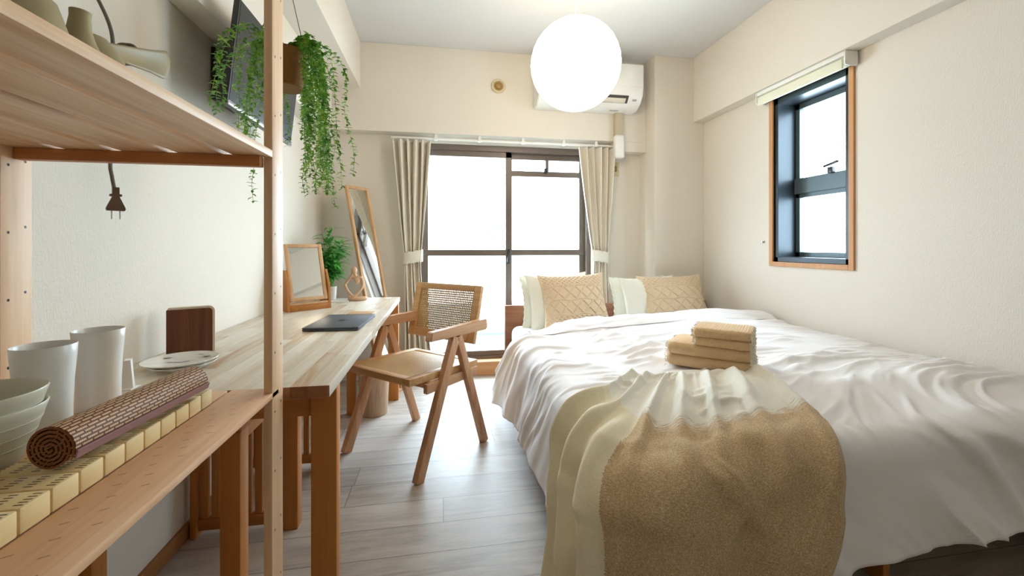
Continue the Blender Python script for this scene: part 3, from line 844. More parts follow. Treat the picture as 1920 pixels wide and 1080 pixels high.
# potted bamboo plant
pp = thing('potted_plant', 'small green bamboo leaf plant in a white pot behind the tabletop mirror', 'plant', (-.668,2.785,ZD))
bm = new(); lathe(bm, [(0,0),(.024,0),(.026,.004),(.031,.085),(.029,.086),(.027,.075),(0,.074)], n=36); part('pot', bm, M_WHITEP, pp)
bl = new(); bst = new()
def leaf(bm, p, d, n, L, W, curl=.25):
    d = d.normalized(); s = d.cross(n)
    if s.length < 1e-4: s = Vector((1,0,0))
    s.normalize(); n = s.cross(d)
    k = 5; prev = None
    for i in range(k+1):
        q = i/k; w = W*math.sin(PI*min(1,(q*.92+.08)))**.8*(1-.15*q)
        c = p+d*L*q-n*(curl*L*q*q)
        a, b = bm.verts.new(c-s*w+n*w*.25), bm.verts.new(c+s*w+n*w*.25); m = bm.verts.new(c)
        if prev: bm.faces.new((prev[0],prev[2],m,a)); bm.faces.new((prev[2],prev[1],b,m))
        prev = (a, b, m)
rnd = random.Random(4)
for i in range(26):
    an = rnd.uniform(0, 2*PI); lean = rnd.uniform(.12, .60); H = rnd.uniform(.16, .38)
    base = Vector((rnd.uniform(-.012,.012), rnd.uniform(-.012,.012), .07))
    dirv = Vector((math.cos(an)*lean*.8-.10, math.sin(an)*lean*.7-.12, 1)).normalized()
    pts = [base+dirv*H*q+Vector((0,0,-.10*lean*q*q*H)) for q in (0,.33,.66,1)]
    tube(bst, smoothpts(pts, 4), .0012, 6)
    for q in (.35,.5,.65,.8,.92,1.0):
        p = base+dirv*H*q+Vector((0,0,-.10*lean*q*q*H))
        for k in range(4):
            a2 = rnd.uniform(0, 2*PI)
            d = Vector((math.cos(a2), math.sin(a2), rnd.uniform(-.1,.7)))
            leaf(bl, p, d, Vector((0,0,1)), rnd.uniform(.055,.095), rnd.uniform(.007,.0115), rnd.uniform(.1,.5))
part('stems', bst, M_LEAFB, pp); part('foliage', bl, M_LEAFB, pp, 60)

# standing mirror behind desk, leaning on the corner
smr = thing('standing_mirror', 'tall narrow wooden framed mirror leaning in the corner behind the desk', 'mirror', (-.29,2.98,0))
A = Vector((-.637,3.051,1.426)); Bv = Vector((-.517,3.215,1.426)); wv = (Bv-A); wl = wv.length; wv.normalize()
nv = Vector((wv.y,-wv.x,0)); down = (nv*.235-Vector((0,0,1))); Ld = down.length*1.424; down.normalize()
nn = wv.cross(-down).normalized()
if nn.dot(nv) < 0: nn = -nn
Rm = Matrix(((wv.x,-down.x,nn.x,A.x+.29),(wv.y,-down.y,nn.y,A.y-2.98),(wv.z,-down.z,nn.z,A.z),(0,0,0,1)))
bm = new(); fw = .020
box(bm, (0,-Ld,-.022), (fw,0,0), .002, Rm); box(bm, (wl-fw,-Ld,-.022), (wl,0,0), .002, Rm)
box(bm, (fw,-fw,-.022), (wl-fw,0,0), .002, Rm); box(bm, (fw,-Ld,-.022), (wl-fw,-Ld+fw,0), .002, Rm)
fr = part('frame', bm, M_LIGHTW, smr)
bm = new(); box(bm, (fw*.5,-Ld+.01,-.014), (wl-fw*.5,-.01,-.010), 0, Rm); part('mirror_glass', bm, M_MIRROR, fr, 0)

# waste bin
wbin = thing('waste_bin', 'round wood grain waste bin on the floor under the far end of the desk', 'bin', (-.39,2.63,0))
bm = new(); lathe(bm, [(0,0),(.074,0),(.078,.004),(.090,.26),(.092,.265),(.088,.265),(.075,.01),(0,.008)], n=56); part('bin_body', bm, M_BINW, wbin, 50)

# ================================================================== television
tv = thing('television', 'black flat television mounted high on the left wall behind the hanging plant', 'television', (-.70,1.86,1.66))
MT = Matrix.Translation((.018,0,0)) @ Matrix.Rotation(math.radians(6.5), 4, 'Y')
Wt, Ht = .305, .178
bm = new(); box(bm, (-.022,-Wt,-Ht), (-.002,Wt,Ht), .003, MT); part('housing', bm, M_DGREY, tv)
bm = new(); box(bm, (-.060,-Wt+.04,-Ht+.01), (-.022,Wt-.04,Ht-.12), .008, MT); part('rear_cover', bm, M_BLACK, tv)
bm = new(); box(bm, (-.0025,-Wt+.008,-Ht+.014), (-.0008,Wt-.008,Ht-.008), 0, MT); part('screen', bm, M_SCREEN, tv, 0)
bm = new(); box(bm, (-.004,-Wt,-Ht-.004), (.002,Wt,-Ht+.012), .002, MT); part('bottom_bezel', bm, plain('silver_bezel','#9a9c9c',.3,.7), tv)
bm = new(); box(bm, (-.158,-.09,-.10), (-.145,.09,.10), .002); box(bm, (-.148,-.03,-.02), (-.05,.03,.02), .003); part('wall_bracket', bm, M_BLACK, tv)

# ================================================================== hanging plant
HX, HY = -.47, 1.40
hp = thing('hanging_plant', 'trailing green plant in a brown hanging pot beside the pine post', 'plant', (HX,HY,0))
bm = new(); lathe(bm, [(0,1.487),(.050,1.487),(.053,1.490),(.060,1.595),(.062,1.600),(.056,1.600),(.054,1.585),(0,1.583)], n=44); part('pot', bm, M_POT, hp)
bm = new(); 
for a in (.5, 2.6, 4.7):
    tube(bm, [(.060*math.cos(a),.060*math.sin(a),1.59),(0,0,1.86)], .0012, 6)
tube(bm, [(0,0,1.86),(0,0,ZC)], .0014, 6); part('hanging_cord', bm, M_TWINE, hp)
bl = new(); bst = new(); rnd = random.Random(11)
def strand(an, out, drop, z0=1.60, r0=.045, sz=1):
    p = Vector((math.cos(an)*r0, math.sin(an)*r0, z0)); pts = [p.copy()]
    dirh = Vector((math.cos(an), math.sin(an), 0))
    rise = rnd.uniform(.012,.045)
    pts.append(p+dirh*out*.4+Vector((0,0,rise))); pts.append(p+dirh*out*.85+Vector((0,0,rise*.3-.02)))
    q = p+dirh*out+Vector((0,0,-.07)); pts.append(q)
    z = .07; w = rnd.uniform(0, 6)
    while z < drop:
        z += .05
        q = q+Vector((rnd.gauss(0,.006), rnd.gauss(0,.006), -.05))+dirh*.002; pts.append(q)
    sp = smoothpts(pts, 5); tube(bst, sp, .0007, 5, False)
    acc = 0
    for a, b in zip(sp, sp[1:]):
        acc += (b-a).length
        while acc > .0085:
            acc -= .0085
            for k in (0, 1):
                a2 = rnd.uniform(0, 2*PI)
                d = Vector((math.cos(a2), math.sin(a2), rnd.uniform(-.6,.5)))
                leaf(bl, b.copy(), d, Vector((0,0,1)), rnd.uniform(.011,.018)*sz, rnd.uniform(.0034,.0052)*sz, .2)
for i in range(52):
    an = rnd.uniform(-1.9, 1.3) if i < 34 else rnd.uniform(1.3, 4.4)
    if abs(an+1.25) < .55: an = -1.25+math.copysign(.55+abs(an+1.25)*.6, an+1.25)
    right = math.cos(an-.2) > .2
    strand(an, rnd.uniform(.03,.105) if right else rnd.uniform(.03,.10), rnd.choice([.16,.25,.34,.40]) if right else rnd.choice([.10,.16,.24,.30]))
strand(-2.6,.12,.20); strand(-2.3,.14,.22); strand(2.9,.16,.17); strand(0.1,.13,.36); strand(-.1,.10,.42); strand(.5,.07,.44); strand(-2.4,.02,.46)
for i in range(26):   # crown above the pot
    an = rnd.uniform(-.6, PI+.9); strand(an, rnd.uniform(.0,.05), .07, r0=rnd.uniform(0,.04))
part('vines', bst, M_LEAFH, hp); part('foliage', bl, M_LEAFH, hp, 60)

# ================================================================== khaki fan on upper shelf, with cord
KS = .62
kf = thing('electric_fan', 'khaki moulded fan with flared paddle blades and a hollow spout on the upper shelf', 'fan', (-.53,.70,1.2105))
bm = new()
lathe(bm, [(0,0),(.036,0),(.042,.006),(.042,.020),(.036,.040),(.026,.060),(.018,.076),(.0130,.092),(.0112,.108),(.0118,.117),(.0100,.1175),(.0094,.105),(.009,.080),(0,.075)], n=64, M=Matrix.Translation((.030,-.020,0)) @ Matrix.Rotation(math.radians(3), 4, 'Y'))
part('body', bm, M_KHAKI, kf, 60)
bm = new(); lathe(bm, [(0,0),(.044,0),(.050,.010),(.049,.040),(.040,.072),(.022,.098),(0,.106)], n=56, M=Matrix.Translation((.018,.018,0))); part('rear_dome', bm, M_KHAKI, kf, 60)
bm = new(); lathe(bm, [(0,0),(.042,0),(.050,.012),(.048,.060),(.036,.100),(0,.118)], n=56, M=Matrix.Translation((.012,-.082,0))); part('side_dome', bm, M_KHAKI, kf, 60)
def paddle(p, d, L, w0, w1, tilt, nm='blade'):
    bm = new(); d = Vector(d).normalized(); up = Vector((0,0,1)); s = d.cross(up).normalized(); s = (s*math.cos(tilt)+up*math.sin(tilt)); n = s.cross(d)
    p = Vector(p)
    def f(a, b):
        w = w0+(w1-w0)*a**1.3
        tip = 1-.10*(2*b-1)**2*smst(.6,1,a)
        return p+d*(L*a*tip)+s*((b-.5)*2*w)+n*(.006*math.cos((b-.5)*2.4)+.010*a*a)
    grid(bm, 16, 11, f); o = part(nm, bm, M_KHAKI, kf, 60)
    md = o.modifiers.new('t','SOLIDIFY'); md.thickness = .004
paddle((.022,.040,.092), (.02,.96,.25), .190, .0095, .027, 1.5)
paddle((.012,-.030,.100), (-.20,-.25,.90), .12, .016, .026, 1.0)
paddle((.010,-.09,.10), (-.10,-.75,.60), .15, .016, .030, 1.0)
bm = new(); lathe(bm, [(0,0),(.0075,0),(.0075,.003),(0,.003)], n=24, M=Matrix.Translation((.040,-.118,.090)) @ Matrix.Rotation(math.radians(70), 4, 'X') @ Matrix.Rotation(math.radians(20), 4, 'Y')); part('socket_hole', bm, M_KHAKID, kf)
cd = thing('power_cord', 'grey power cord looped beside the fan with its plug hanging below the upper shelf', 'cord', (-.72,.98,1.21))
def W(x, y, z): return (x+.72, y-.98, z-1.21)
bm = new()
tube(bm, smoothpts([W(-.80,.93,1.95),W(-.775,.98,1.72),W(-.745,1.01,1.60),W(-.716,1.03,1.525),W(-.694,1.03,1.47),W(-.688,1.03,1.425),W(-.690,1.03,1.36)], 8), .0035, 8)
for k in range(3):
    c = Vector(W(-.668+.004*k, 1.03, 1.412)); pts = []
    for i in range(25):
        a = 2*PI*i/24; pts.append(c+Vector((.014*math.cos(a)+.002*k, .006*math.cos(a), .022*math.sin(a))))
    tube(bm, pts, .0024, 8, False)
tube(bm, smoothpts([W(-.668,1.03,1.388),W(-.655,1.035,1.34),W(-.665,1.035,1.27),W(-.690,1.032,1.21),W(-.693,1.03,1.173),W(-.690,1.03,1.15),W(-.686,1.03,1.125)], 8), .0035, 8)
cb_ = part('cable', bm, M_CORD, cd)
bm = new(); Mp = Matrix.Translation(W(-.683,1.03,1.076)) @ Matrix.Rotation(math.radians(40), 4, 'Z')
prism(bm, [(-.014,0),(.014,0),(.0155,.004),(.014,.009),(.0055,.030),(.0095,.031),(.0095,.035),(.0055,.036),(.0055,.050),(-.0055,.050),(-.0055,.036),(-.0095,.035),(-.0095,.031),(-.0055,.030),(-.014,.009),(-.0155,.004)], -.006, .006, Mp @ Matrix(((1,0,0,0),(0,0,1,0),(0,1,0,0),(0,0,0,1))))
pl = part('plug', bm, M_PLUG, cd, 30)
bm = new()
for x in (-.0065,.0065): box(bm, (x-.0008,-.003,-.018), (x+.0008,.003,.002), 0, Mp)
part('prongs', bm, M_STEEL, pl, 0)

# ================================================================== chair
ch = thing('chair', 'wooden armchair with woven cane seat and back beside the desk', 'chair', (-.1185,2.1485,0), math.radians(137.2))
for s in (-1, 1):
    x = s*.243
    bm = new(); beam(bm, (x,.225,0), (x,-.012,.578), .030, .046, (1,0,0), .003); part('leg', bm, M_TEAKZ, ch)
    bm = new(); beam(bm, (x,-.240,0), (x,-.032,.578), .030, .040, (1,0,0), .003); part('leg', bm, M_TEAKZ, ch)
    bm = new(); prism(bm, [(-.236,.576),(.165,.586),(.158,.616),(.150,.624),(-.240,.630),(-.246,.588)], x-.019, x+.019, Matrix(((0,0,1,0),(1,0,0,0),(0,1,0,0),(0,0,0,1))))
    bmesh.ops.bevel(bm, geom=list(bm.edges), offset=.003, segments=2, affect='EDGES'); part('armrest', bm, M_TEAKY, ch)
    bm = new(); box(bm, (x-s*.015-.012,-.19,.355), (x-s*.015+.012,.165,.398), .003); part('side_rail', bm, M_TEAKY, ch)
for y in (-.13,.135):
    bm = new(); box(bm, (-.235,y-.014,.372), (.235,y+.014,.402), .003); part('cross_rail', bm, M_TEAKX, ch)
def cane(bm, w, h, M, pitch=.0118):
    n = int(w/pitch); m = int(h/pitch)
    for i in range(n+1):
        x = -w/2+w*i/n; box(bm, (x-.0041,-h/2,-.0006), (x+.0041,h/2,.0006), 0, M)
    for j in range(m+1):
        y = -h/2+h*j/m; box(bm, (-w/2,y-.0041,-.0013), (w/2,y+.0041,.0000), 0, M)
MS = Matrix.Translation((0,.022,.418)) @ Matrix.Rotation(math.radians(2.0), 4, 'X')
bm = new(); a, b2, f_ = .225, .232, .040
box(bm, (-a,-b2,-.016), (-a+f_,b2,.014), .003, MS); box(bm, (a-f_,-b2,-.016), (a,b2,.014), .003, MS)
box(bm, (-a+f_,b2-f_,-.016), (a-f_,b2,.014), .003, MS); box(bm, (-a+f_,-b2,-.016), (a-f_,-b2+f_,.014), .003, MS)
st = part('seat', bm, M_TEAKX, ch)
bm = new(); cane(bm, 2*a-2*f_+.006, 2*b2-2*f_+.006, MS @ Matrix.Translation((0,0,.010)), .0115); part('cane_panel', bm, M_CANE, st, 0)
MB = Matrix.Translation((-.008,-.235,.650)) @ Matrix.Rotation(math.radians(-75), 4, 'X') @ Matrix.Identity(4)
MB = Matrix.Translation((.030,-.242,.645)) @ Matrix.Rotation(math.radians(104), 4, 'X')
bm = new(); a, b2, f_ = .237, .150, .044
box(bm, (-a,-b2,-.012), (-a+f_,b2,.012), .003, MB); box(bm, (a-f_,-b2,-.012), (a,b2,.012), .003, MB)
box(bm, (-a+f_,b2-f_+.01,-.012), (a-f_,b2,.012), .003, MB); box(bm, (-a+f_,-b2,-.012), (a-f_,-b2+f_,.012), .003, MB)
bk = part('backrest', bm, M_TEAKX, ch)
bm = new(); cane(bm, 2*a-2*f_+.006, 2*b2-2*f_+.016, MB @ Matrix.Translation((0,.005,0))); part('cane_panel', bm, M_CANE, bk, 0)
# ================================================================== bed
X0, Y0, XW, YH = .50, .985, 2.052, 2.575      # duvet shoulders, wall side, head end
bed = thing('bed', 'wide low bed with walnut headboard and white mattress against the right wall', 'bed', (1.26,2.0,0))
bx, by = 1.26, 2.0
bm = new(); box(bm, (.462-bx,3.003-by,.0), (2.055-bx,3.030-by,.572), .003); part('headboard', bm, M_HEAD, bed)
bm = new(); box(bm, (.50-bx,1.02-by,.215), (2.050-bx,2.99-by,.435), .055, seg=5); part('mattress', bm, M_SHEET, bed)
for x in (.50,2.03):
    bm = new(); box(bm, (x-.0125-bx,1.03-by,.14), (x+.0125-bx,3.0-by,.24), .003); part('side_rail', bm, M_TEAKY, bed)
bm = new(); box(bm, (.50-bx,1.02-by,.15), (2.04-bx,1.045-by,.235), .003); part('foot_rail', bm, M_TEAKX, bed)
bm = new()
for k in range(14):
    y = 1.08+k*.14; box(bm, (.515-bx,y-by,.195), (2.015-bx,y+.07-by,.213), .002)
part('slats', bm, M_PINEX, bed)
for (x, y) in ((.53,1.07),(1.30,1.07),(2.0,1.07),(.53,2.0),(1.26,2.0),(2.0,2.0),(.53,2.94),(2.0,2.94)):
    wl = .012 if x == 1.30 else .03
    bm = new(); box(bm, (x-wl-bx,y-.03-by,0), (x+wl-bx,y+.03-by,.20), .003); part('leg', bm, M_OAKZ, bed)

def topH(x, y):
    h = .478+.058*smst(.45,1.05,x)+.018*smst(1.0,1.6,x)-.01*smst(1.75,2.06,x)
    h -= .030*smst(1.25,.95,y)
    # folded-back head end of the duvet
    yr = 2.40-.06*smst(.5,1.2,x)+.05*smst(1.4,2.0,x)
    h += .026*math.exp(-((y-yr)/.12)**2)
    h -= .055*smst(.75,.50,x)*smst(2.1,2.5,y)
    h -= .020*smst(2.24,2.21,y)*0
    return h
def crease(p, q, fp, fq, sd, sharp=.16):
    """long thin soft-edged ridges running along p"""
    n = noise.noise(Vector((p*fp, q*fq, sd)))
    m = smst(-.15, .35, noise.noise(Vector((p*fp*1.1+5, q*fq*.45, sd+9))))
    return math.exp(-(n/sharp)**2)*m
def wrinkle(x, y):
    wx = x+.16*fbm(x*1.3, y*1.3, 5, 2); wy = y+.07*fbm(x*1.4, y*1.1, 11, 2)
    ang = -.06+.50*smst(1.7,1.0,y)*smst(.9,1.8,x)-.22*smst(1.1,.5,x)
    ca, sa = math.cos(ang), math.sin(ang)
    p = wx*ca+wy*sa; q = -wx*sa+wy*ca
    w = .018*crease(p, q, 1.5, 6.5, 3)+.013*crease(p, q, 2.3, 10, 8)+.008*crease(p, q, 3.2, 17, 15)
    w += .005*crease(q, p, 2.2, 6, 33)
    return w*(.75+.5*smst(1.6,.6,x))+.014*fbm(x*1.6, y*3.0, 2, 2)
def duvet_pt(a, b, fine=1.0, off=0.0):
    rc = .085
    xa = X0+max(a, 0); yb = Y0+max(b, 0)
    rho = max(-a, -b, 0)
    H = topH(xa, yb)
    if rho <= 0:
        z = H+(wrinkle(xa, yb)*fine if fine else 0)
        e = min(a, b)
        # rounding towards the shoulder
        return Vector((xa, yb, z+off))
    if a < 0 and b < 0:
        th = math.atan2(-b, -a); n = Vector((-math.cos(th), -math.sin(th), 0)); p = -.18*th
    elif a < 0: n = Vector((-1,0,0)); p = b
    else: n = Vector((0,-1,0)); p = -a-.28
    ang = min(rho/rc, PI/2-.10)
    o = rc*math.sin(ang); dz = rc*(1-math.cos(ang))
    rest = max(0, rho-rc*(PI/2-.10))
    o += rest*.16; dz += rest*.985
    k = smst(.02, .40, rho)
    pp = p+.08*fbm(p*2, rho*2, 4, 2)+(.75*rho if b < 0 <= a else -.45*rho)
    f = .042*k*fbm(pp*2.6, rho*.8, 21, 2)+.010*k*fbm(pp*7, rho*1.5, 28, 2)
    if fine: f += fine*smst(0,.08,rho)*(1+.6*smst(.50,.85,a) if b < 0 <= a else 1)*(.020*crease(rho, pp, 1.6, 4.5, 41)+.016*crease(rho, pp, 2.2, 8, 47)+.009*crease(rho, pp, 3, 14, 53))
    f *= (fine if fine < 1 else 1)**.5
    z0 = wrinkle(xa, yb)*fine*(1-smst(0,.12,rho))
    P = Vector((xa, yb, H-dz+z0))+n*(o+f)
    nn = (n*math.sin(ang)+Vector((0,0,1))*math.cos(ang))
    return P+nn*off

LA, LB = .43, .335
A1, B1 = XW-X0, YH-Y0
def duvet_f(s, t):
    a = -LA+(A1+LA)*s; b = -LB+(B1+LB)*t
    if a < 0:      # hem length varies along the side; longer at the head corner
        q = -a/LA; yb = Y0+max(b, 0)
        a = -q*(LA*(1+.025*fbm(yb*3,0,50,2)+.02*smst(2.2,2.5,yb)) + (.03 if b < 0 else 0))
    if b < 0:
        q = -b/LB; xa = X0+max(a, 0)
        b = -q*(LB*(1+.05*fbm(xa*4,0,60,2)-.16*smst(1.0,1.7,xa)))
    P = duvet_pt(a, b)
    # rolled head edge
    e = B1-max(b, 0)
    if e < .07:
        k = 1-e/.07
        P.z -= (.062*k**2.2)*(1 if a > 0 else max(0, 1+a*6))
    if P.z < .02: P.z = .02
    if a > A1-.06: P.z -= .03*smst(A1-.06, A1, a)
    # head corner flares out
    if a < 0: P.x -= .045*smst(2.0,2.5,Y0+b)*smst(0,.3,-a)
    return P
bm = new(); grid(bm, 230, 235, duvet_f)
dv = part('duvet', bm, M_DUVET, None, 180)
tag(dv, 'rumpled white duvet covering the bed and hanging over its near sides', 'duvet')
md = dv.modifiers.new('thick', 'SOLIDIFY'); md.thickness = .006; md.offset = -1
# thin folded-back top band of the duvet
bm = new()
def band(s, t):
    a = .02+(A1-.05)*s; b = (2.245+.03*fbm(s*4,1,70,2)+.10*smst(.25,0,s)-Y0)+(.30-.06*smst(.25,0,s))*t
    P = duvet_pt(a, min(b, B1-.001), .75)
    e = t*(1-t)*4
    P.z += .004+.014*min(1, e*1.6)+.004*fbm(s*9, t*2, 77, 2)
    eb = B1-b
    if eb < .07: P.z -= .062*(1-max(0,eb)/.07)**2.2
    return P
grid(bm, 150, 34, band)
part('turned_back_band', bm, M_DUVET, dv, 180)

# ------------------------------------------------ throw blanket
def bez(p0, p1, p2, t): return tuple((1-t)**2*x+2*t*(1-t)*y+t*t*z for x, y, z in zip(p0, p1, p2))
def lerp(a, b, t): return a+(b-a)*t
def interp(keys, c):
    for (c0, v0), (c1, v1) in zip(keys, keys[1:]):
        if c <= c1:
            t = (c-c0)/(c1-c0); t = t*t*(3-2*t)*.5+t*.5
            return tuple(lerp(x, y, t) for x, y in zip(v0, v1))
    return keys[-1][1]
START = [(0,(.23,.50)),(.35,(.32,.42)),(1,(.60,.36))]
MID   = [(0,(.03,.34)),(.2,(.01,.20)),(.38,(.03,.03)),(.6,(.18,-.01)),(1,(.575,.06))]
HEM   = [(0,(-.42,.08)),(.18,(-.44,-.16)),(.34,(-.42,-.44)),(.5,(-.10,-.50)),(.75,(.10,-.47)),(1,(.30,-.39))]
def throw_f(c, v):
    s, m, h = interp(START, c), interp(MID, c), interp(HEM, c)
    if v < .42: q = v/.42; ab = tuple(lerp(x, y, q) for x, y in zip(s, m))
    else: q = (v-.42)/.58; ab = tuple(lerp(x, y, q) for x, y in zip(m, h))
    # smooth the bend
    ab2 = bez(s, m, h, v); w = .35
    a = lerp(ab[0], ab2[0], w); b = lerp(ab[1], ab2[1], w)
    g = smst(-.02,.10,v)*(1-smst(.22,.62,v)*(.72+.4*fbm(c*9,0,7,2)))*(1-smst(.6,1,v))
    cc = c+.02*fbm(c*3, v*3, 90, 2)
    f = (.5+.5*math.sin(cc*2*PI*6.5+.6))**2.4*.030*g
    f += .007*(1-smst(.0,.6,v))*max(0, fbm(c*16, v*5, 95, 2)+.3)
    f += .046*smst(.35,1,v)*(fbm(c*6.5+.8, v*.9, 99, 2)+.3)+.018*smst(.3,.6,v)*crease(v, c+.15*v, 1.5, 7, 130)+.007*crease(c, v, 2, 5, 140)*smst(.4,.6,v)
    f += .006*max(0,1-2.4*abs(noise.noise(Vector((c*7+v*2, v*4, 101)))))**2
    f += .022*smst(.36,.26,c)*smst(.30,.6,v)*(1+math.sin(c*2*PI*8+1))
    rho = max(-a, -b, 0)
    P = duvet_pt(a, b, .35, .018+.026*smst(0,.25,rho)+max(f,-.004))
    # always lies outside the duvet below it
    q0 = duvet_pt(a, b, 1.0, 0.0); dr = (duvet_pt(a, b, .35, 1.0)-duvet_pt(a, b, .35, 0.0)).normalized()
    gap = (P-q0).dot(dr)
    if gap < .016: P += dr*(.016-gap)
    if v < .04: P.z -= .006*(1-v/.04)
    if P.z < .012: P.z = .012+.01*c
    return P
bm = new(); uvl = bm.loops.layers.uv.new('UVMap')
NU, NV = 170, 150
g = grid(bm, NU, NV, throw_f)
idx = {}
for i in range(NU):
    for j in range(NV): idx[g[i][j]] = (i/(NU-1), j/(NV-1))
for f in bm.faces:
    for l in f.loops: l[uvl].uv = idx[l.vert]
tb = part('throw_blanket', bm, M_THROW, None, 180)
tag(tb, 'cream and brown throw blanket draped from the towels over the foot of the bed', 'blanket')
md = tb.modifiers.new('thick', 'SOLIDIFY'); md.thickness = .004; md.offset = 1
# fringe
bm = new(); rnd = random.Random(3)
for i in range(260):
    c = .3+.7*i/259
    P = throw_f(c, 1.0); L = rnd.uniform(.012,.022)
    tube(bm, [P, P+Vector((rnd.gauss(0,.003), -.004, -L))], .0011, 4, False)
part('fringe', bm, M_TOWELE, tb, 0)

# ------------------------------------------------ towels
ang = math.radians(-45)
ux = Vector((math.cos(ang), math.sin(ang), 0)); uy = Vector((-math.sin(ang), math.cos(ang), 0))
rc_ = Vector((1.073,1.315,0))          # near right end of the stack
zt = .538
def towel(L, D, h, z, label, shift, rz):
    ctr = rc_-ux*(L/2+shift)+uy*(D/2)
    t = thing('towel', label, 'towel', (ctr.x, ctr.y, z), ang+rz, 'folded towels stacked on the bed')
    rnd = random.Random(int(z*1000)); bm = new()
    sd = rnd.uniform(0, 50)
    # profile : two folded layers with a round front edge
    pr = []
    n = 12
    for i in range(n+1):
        a = PI/2+PI*i/n; pr.append((-D/2+h/2+h/2*math.cos(a)*1.0, h/2+h/2*math.sin(a)))
    for q in (.25,.5,.75): pr.append((lerp(-D/2+h/2, D/2, q), 0))
    pr += [(D/2,.001),(D/2+.003,h*.22),(D/2,h*.46),(D/2-.010,h*.5),(D/2,h*.54),(D/2+.003,h*.78),(D/2,h*.99)]
    for q in (.75,.5,.25): pr.append((lerp(-D/2+h/2, D/2, q), h))
    k = len(pr); nx = 70; rings = []
    for i in range(nx+1):
        x = -L/2+L*i/nx
        edge = 1-.20*(abs(2*i/nx-1)**14)
        rings.append([bm.verts.new((x, y*edge+.0012*math.sin(x*640+sd)+.0016*fbm(x*18,y*18,sd), h/2+(zz-h/2)*edge+.0012*math.sin(x*640+sd)*(1 if zz > h/2 else 0)+.0018*fbm(x*14,y*14,sd+5))) for (y, zz) in pr])
    for a, b in zip(rings, rings[1:]):
        for j in range(k): bm.faces.new((a[j], a[(j+1)%k], b[(j+1)%k], b[j]))
    bm.faces.new(rings[0][::-1]); bm.faces.new(rings[-1])
    part('folded_cloth', bm, M_TOWEL, t, 60)
    for sx_ in (-1, 1):
        bm = new()
        for i in range(150):
            y = rnd.uniform(-D/2+.004, D/2-.002); zz = rnd.uniform(.003, h-.003); l = rnd.uniform(.003,.009)
            p = Vector((sx_*(L/2-.002), y, zz)); tube(bm, [p, p+Vector((sx_*l, rnd.gauss(0,.002), rnd.gauss(0,.003)-.001))], .0012, 4, False)
        part('fringe', bm, M_TOWELE, t, 0)
towel(.292, .20, .046, zt, 'bottom towel of the folded tan stack on the bed', .0, 0)
towel(.288, .195, .048, zt+.044, 'large tan towel second from the bottom of the stack', .002, .02)
towel(.190, .17, .034, zt+.089, 'small tan towel third from the bottom of the stack', .0, .0)
towel(.196, .17, .036, zt+.121, 'topmost small tan towel of the stack', .0, .03)

# ------------------------------------------------ pillows and cushions
def pillow(name, label, cat, x, y, z, w, h, th, tilt, rz, m, group, roll=0, relief=None, frill=0):
    t = thing(name, label, cat, (x,y,z), rz, group)
    R = Matrix.Rotation(math.radians(-tilt), 4, 'X') @ Matrix.Rotation(math.radians(roll), 4, 'Y')
    sd = x*7
    def surf(sgn, n, rel=None):
        def f(a, b):
            u = 2*a-1; v = 2*b-1
            e = max(0, (1-abs(u)**2.2))**.62*max(0, (1-abs(v)**2.2))**.62
            pin = 1-.10*(abs(u)**2)*(1-abs(v)**2)*0
            xx_ = u*w/2*(1-.11*(1-v*v)*abs(u)**2)
            zz_ = h/2+v*h/2*(1-.11*(1-u*u)*abs(v)**2)
            yy_ = sgn*(th/2*e+.004*fbm(u*2.4+sd, v*2.4, sgn*3, 2)*e)
            if rel: yy_ += sgn*rel(u, v)*min(1, e*4)
            return R @ Vector((xx_, yy_, zz_))
        bmx = new(); grid(bmx, n, n, f); return bmx
    b1 = surf(-1, 190 if relief else 50, relief); b2_ = surf(1, 40)
    me = bpy.data.meshes.new('t'); b2_.to_mesh(me); 
    if relief:
        o = part('macrame_front', b1, m, t, 180)
        md = o.modifiers.new('s','SOLIDIFY'); md.thickness = .001
        b2_.free(); bb = new(); bb.from_mesh(me); part('back_panel', bb, M_PILLOW, t, 180)
    else:
        b1.from_mesh(me); b2_.free(); part('pillow_body', b1, m, t, 180)
    bpy.data.meshes.remove(me)
    if frill:
        bm = new(); N = 200
        def fr_(a, b):
            k = a*4; side = int(min(3, k)); q = 2*(k-side)-1
            u, v = ((q,1),(1,-q),(-q,-1),(-1,q))[side]
            d = Vector((u if abs(u) == 1 and side in (1,3) else 0, 0, v if side in (0,2) else 0))
            p = Vector((u*w/2*(1-.11*(1-v*v)*abs(u)**2), 0, h/2+v*h/2*(1-.11*(1-u*u)*abs(v)**2)))
            return R @ (p+d*(frill*b-.006)+Vector((0, .006*b*math.sin(a*2*PI*34), 0)))
        grid(bm, N, 3, fr_); part('frill', bm, m, t, 180)
    return t
def rope(d, r): return math.sqrt(max(0, r*r-d*d)) if abs(d) < r else 0
def macr(u, v):
    h = 0
    W_ = .225
    X, Z = u*W_, v*W_
    if abs(v) > .50:    # knotted net bands
        p = .032; a = math.sin(PI*(X+Z)/p*1.0); b = math.sin(PI*(X-Z)/p*1.0)
        h = .0075*max(abs(math.cos(PI*(X+Z)/p))**4, abs(math.cos(PI*(X-Z)/p))**4)
        if abs(abs(v)-.52) < .02: h = max(h, .004)
    else:
        h = .0010*math.sin(X*900)*math.sin(Z*900)
        for (c, amp, per, ph) in ((.24,.105,.150,0),(.24,.105,.150,.5),(-.24,.105,.150,.25),(-.24,.105,.150,.75)):
            tri = 4*abs(((X/per+ph) % 1)-.5)-1
            zz = (c+ .22*tri)*W_
            h = max(h, rope((Z-zz)*.75, .0050)*1.6)
        for c in (.0,.48,-.48):
            zz = (c+.02*math.sin(X*40))*W_
            h = max(h, rope(Z-zz, .0046)*1.5)
    return h
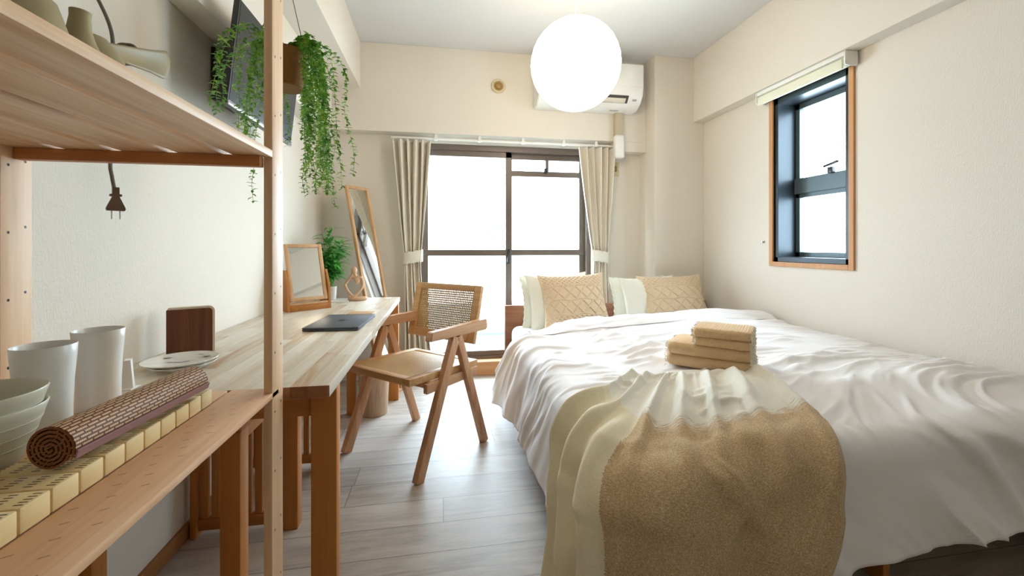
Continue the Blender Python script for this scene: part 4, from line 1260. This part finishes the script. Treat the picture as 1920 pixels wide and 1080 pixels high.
pillow('cushion', 'macrame cushion with diamond knot pattern on the left side of the bed', 'cushion', .905, 2.66, .425, .475, .43, .15, 27, math.radians(-3), M_MACR, 'macrame cushions', -2, macr)
pillow('cushion', 'macrame cushion with diamond knot pattern on the right, nearest the right wall', 'cushion', 1.665, 2.70, .425, .50, .41, .15, 28, math.radians(-3), M_MACR, 'macrame cushions', -1, macr)
pillow('pillow', 'plain ivory pillow directly behind the left macrame cushion', 'pillow', .835, 2.80, .425, .47, .40, .13, 15, math.radians(6), M_PILLOW, 'ivory pillows', -2)
pillow('pillow', 'frilled ivory pillow at the back of the left pillow pile, against the headboard', 'pillow', .80, 2.895, .425, .46, .37, .10, 9, math.radians(6), M_PILLOW, 'ivory pillows', -1, None, .018)
pillow('pillow', 'plain ivory pillow directly behind the right macrame cushion', 'pillow', 1.52, 2.80, .425, .46, .37, .12, 17, math.radians(4), M_PILLOW, 'ivory pillows', -2)
pillow('pillow', 'frilled ivory pillow at the back of the right pillow pile, against the headboard', 'pillow', 1.47, 2.90, .425, .46, .35, .10, 10, math.radians(4), M_PILLOW, 'ivory pillows', -1, None, .016)

# ================================================================== light, camera
w = bpy.data.worlds.new('sky'); S.world = w; w.use_nodes = True
nt = w.node_tree; nt.nodes.clear()
bg = nt.nodes.new('ShaderNodeBackground'); ow = nt.nodes.new('ShaderNodeOutputWorld')
bg.inputs[0].default_value = (.66,.85,1.0,1); bg.inputs[1].default_value = 14.0
nt.links.new(bg.outputs[0], ow.inputs[0])
def portal(name, loc, rot, sx_, sy_):
    L = bpy.data.lights.new(name, 'AREA'); L.shape = 'RECTANGLE'; L.size = sx_; L.size_y = sy_
    L.cycles.is_portal = True
    o = bpy.data.objects.new(name, L); COL.objects.link(o); o.location = loc; o.rotation_euler = rot
portal('sky_portal_door', (.53,3.48,.95), (-PI/2,0,0), 1.4, 1.7)
portal('sky_portal_window', (XR+.19,2.085,1.415), (0,PI/2,0), 1.02, .5)

cam = bpy.data.cameras.new('camera'); co = bpy.data.objects.new('camera', cam); COL.objects.link(co)
cam.sensor_width = 36; cam.lens = 790/1920*36; cam.shift_y = -78/1920; cam.clip_start = .01
co.location = (0,0,1.0); co.rotation_euler = (PI/2,0,-math.atan(135/790))
S.camera = co
S.view_settings.view_transform = 'Standard'; S.view_settings.look = 'None'
S.view_settings.exposure = 0.5; S.view_settings.gamma = 1; S.view_settings.use_curve_mapping = False
S.cycles.use_denoising = True
S.cycles.max_bounces = 10; S.cycles.diffuse_bounces = 6; S.cycles.transparent_max_bounces = 16
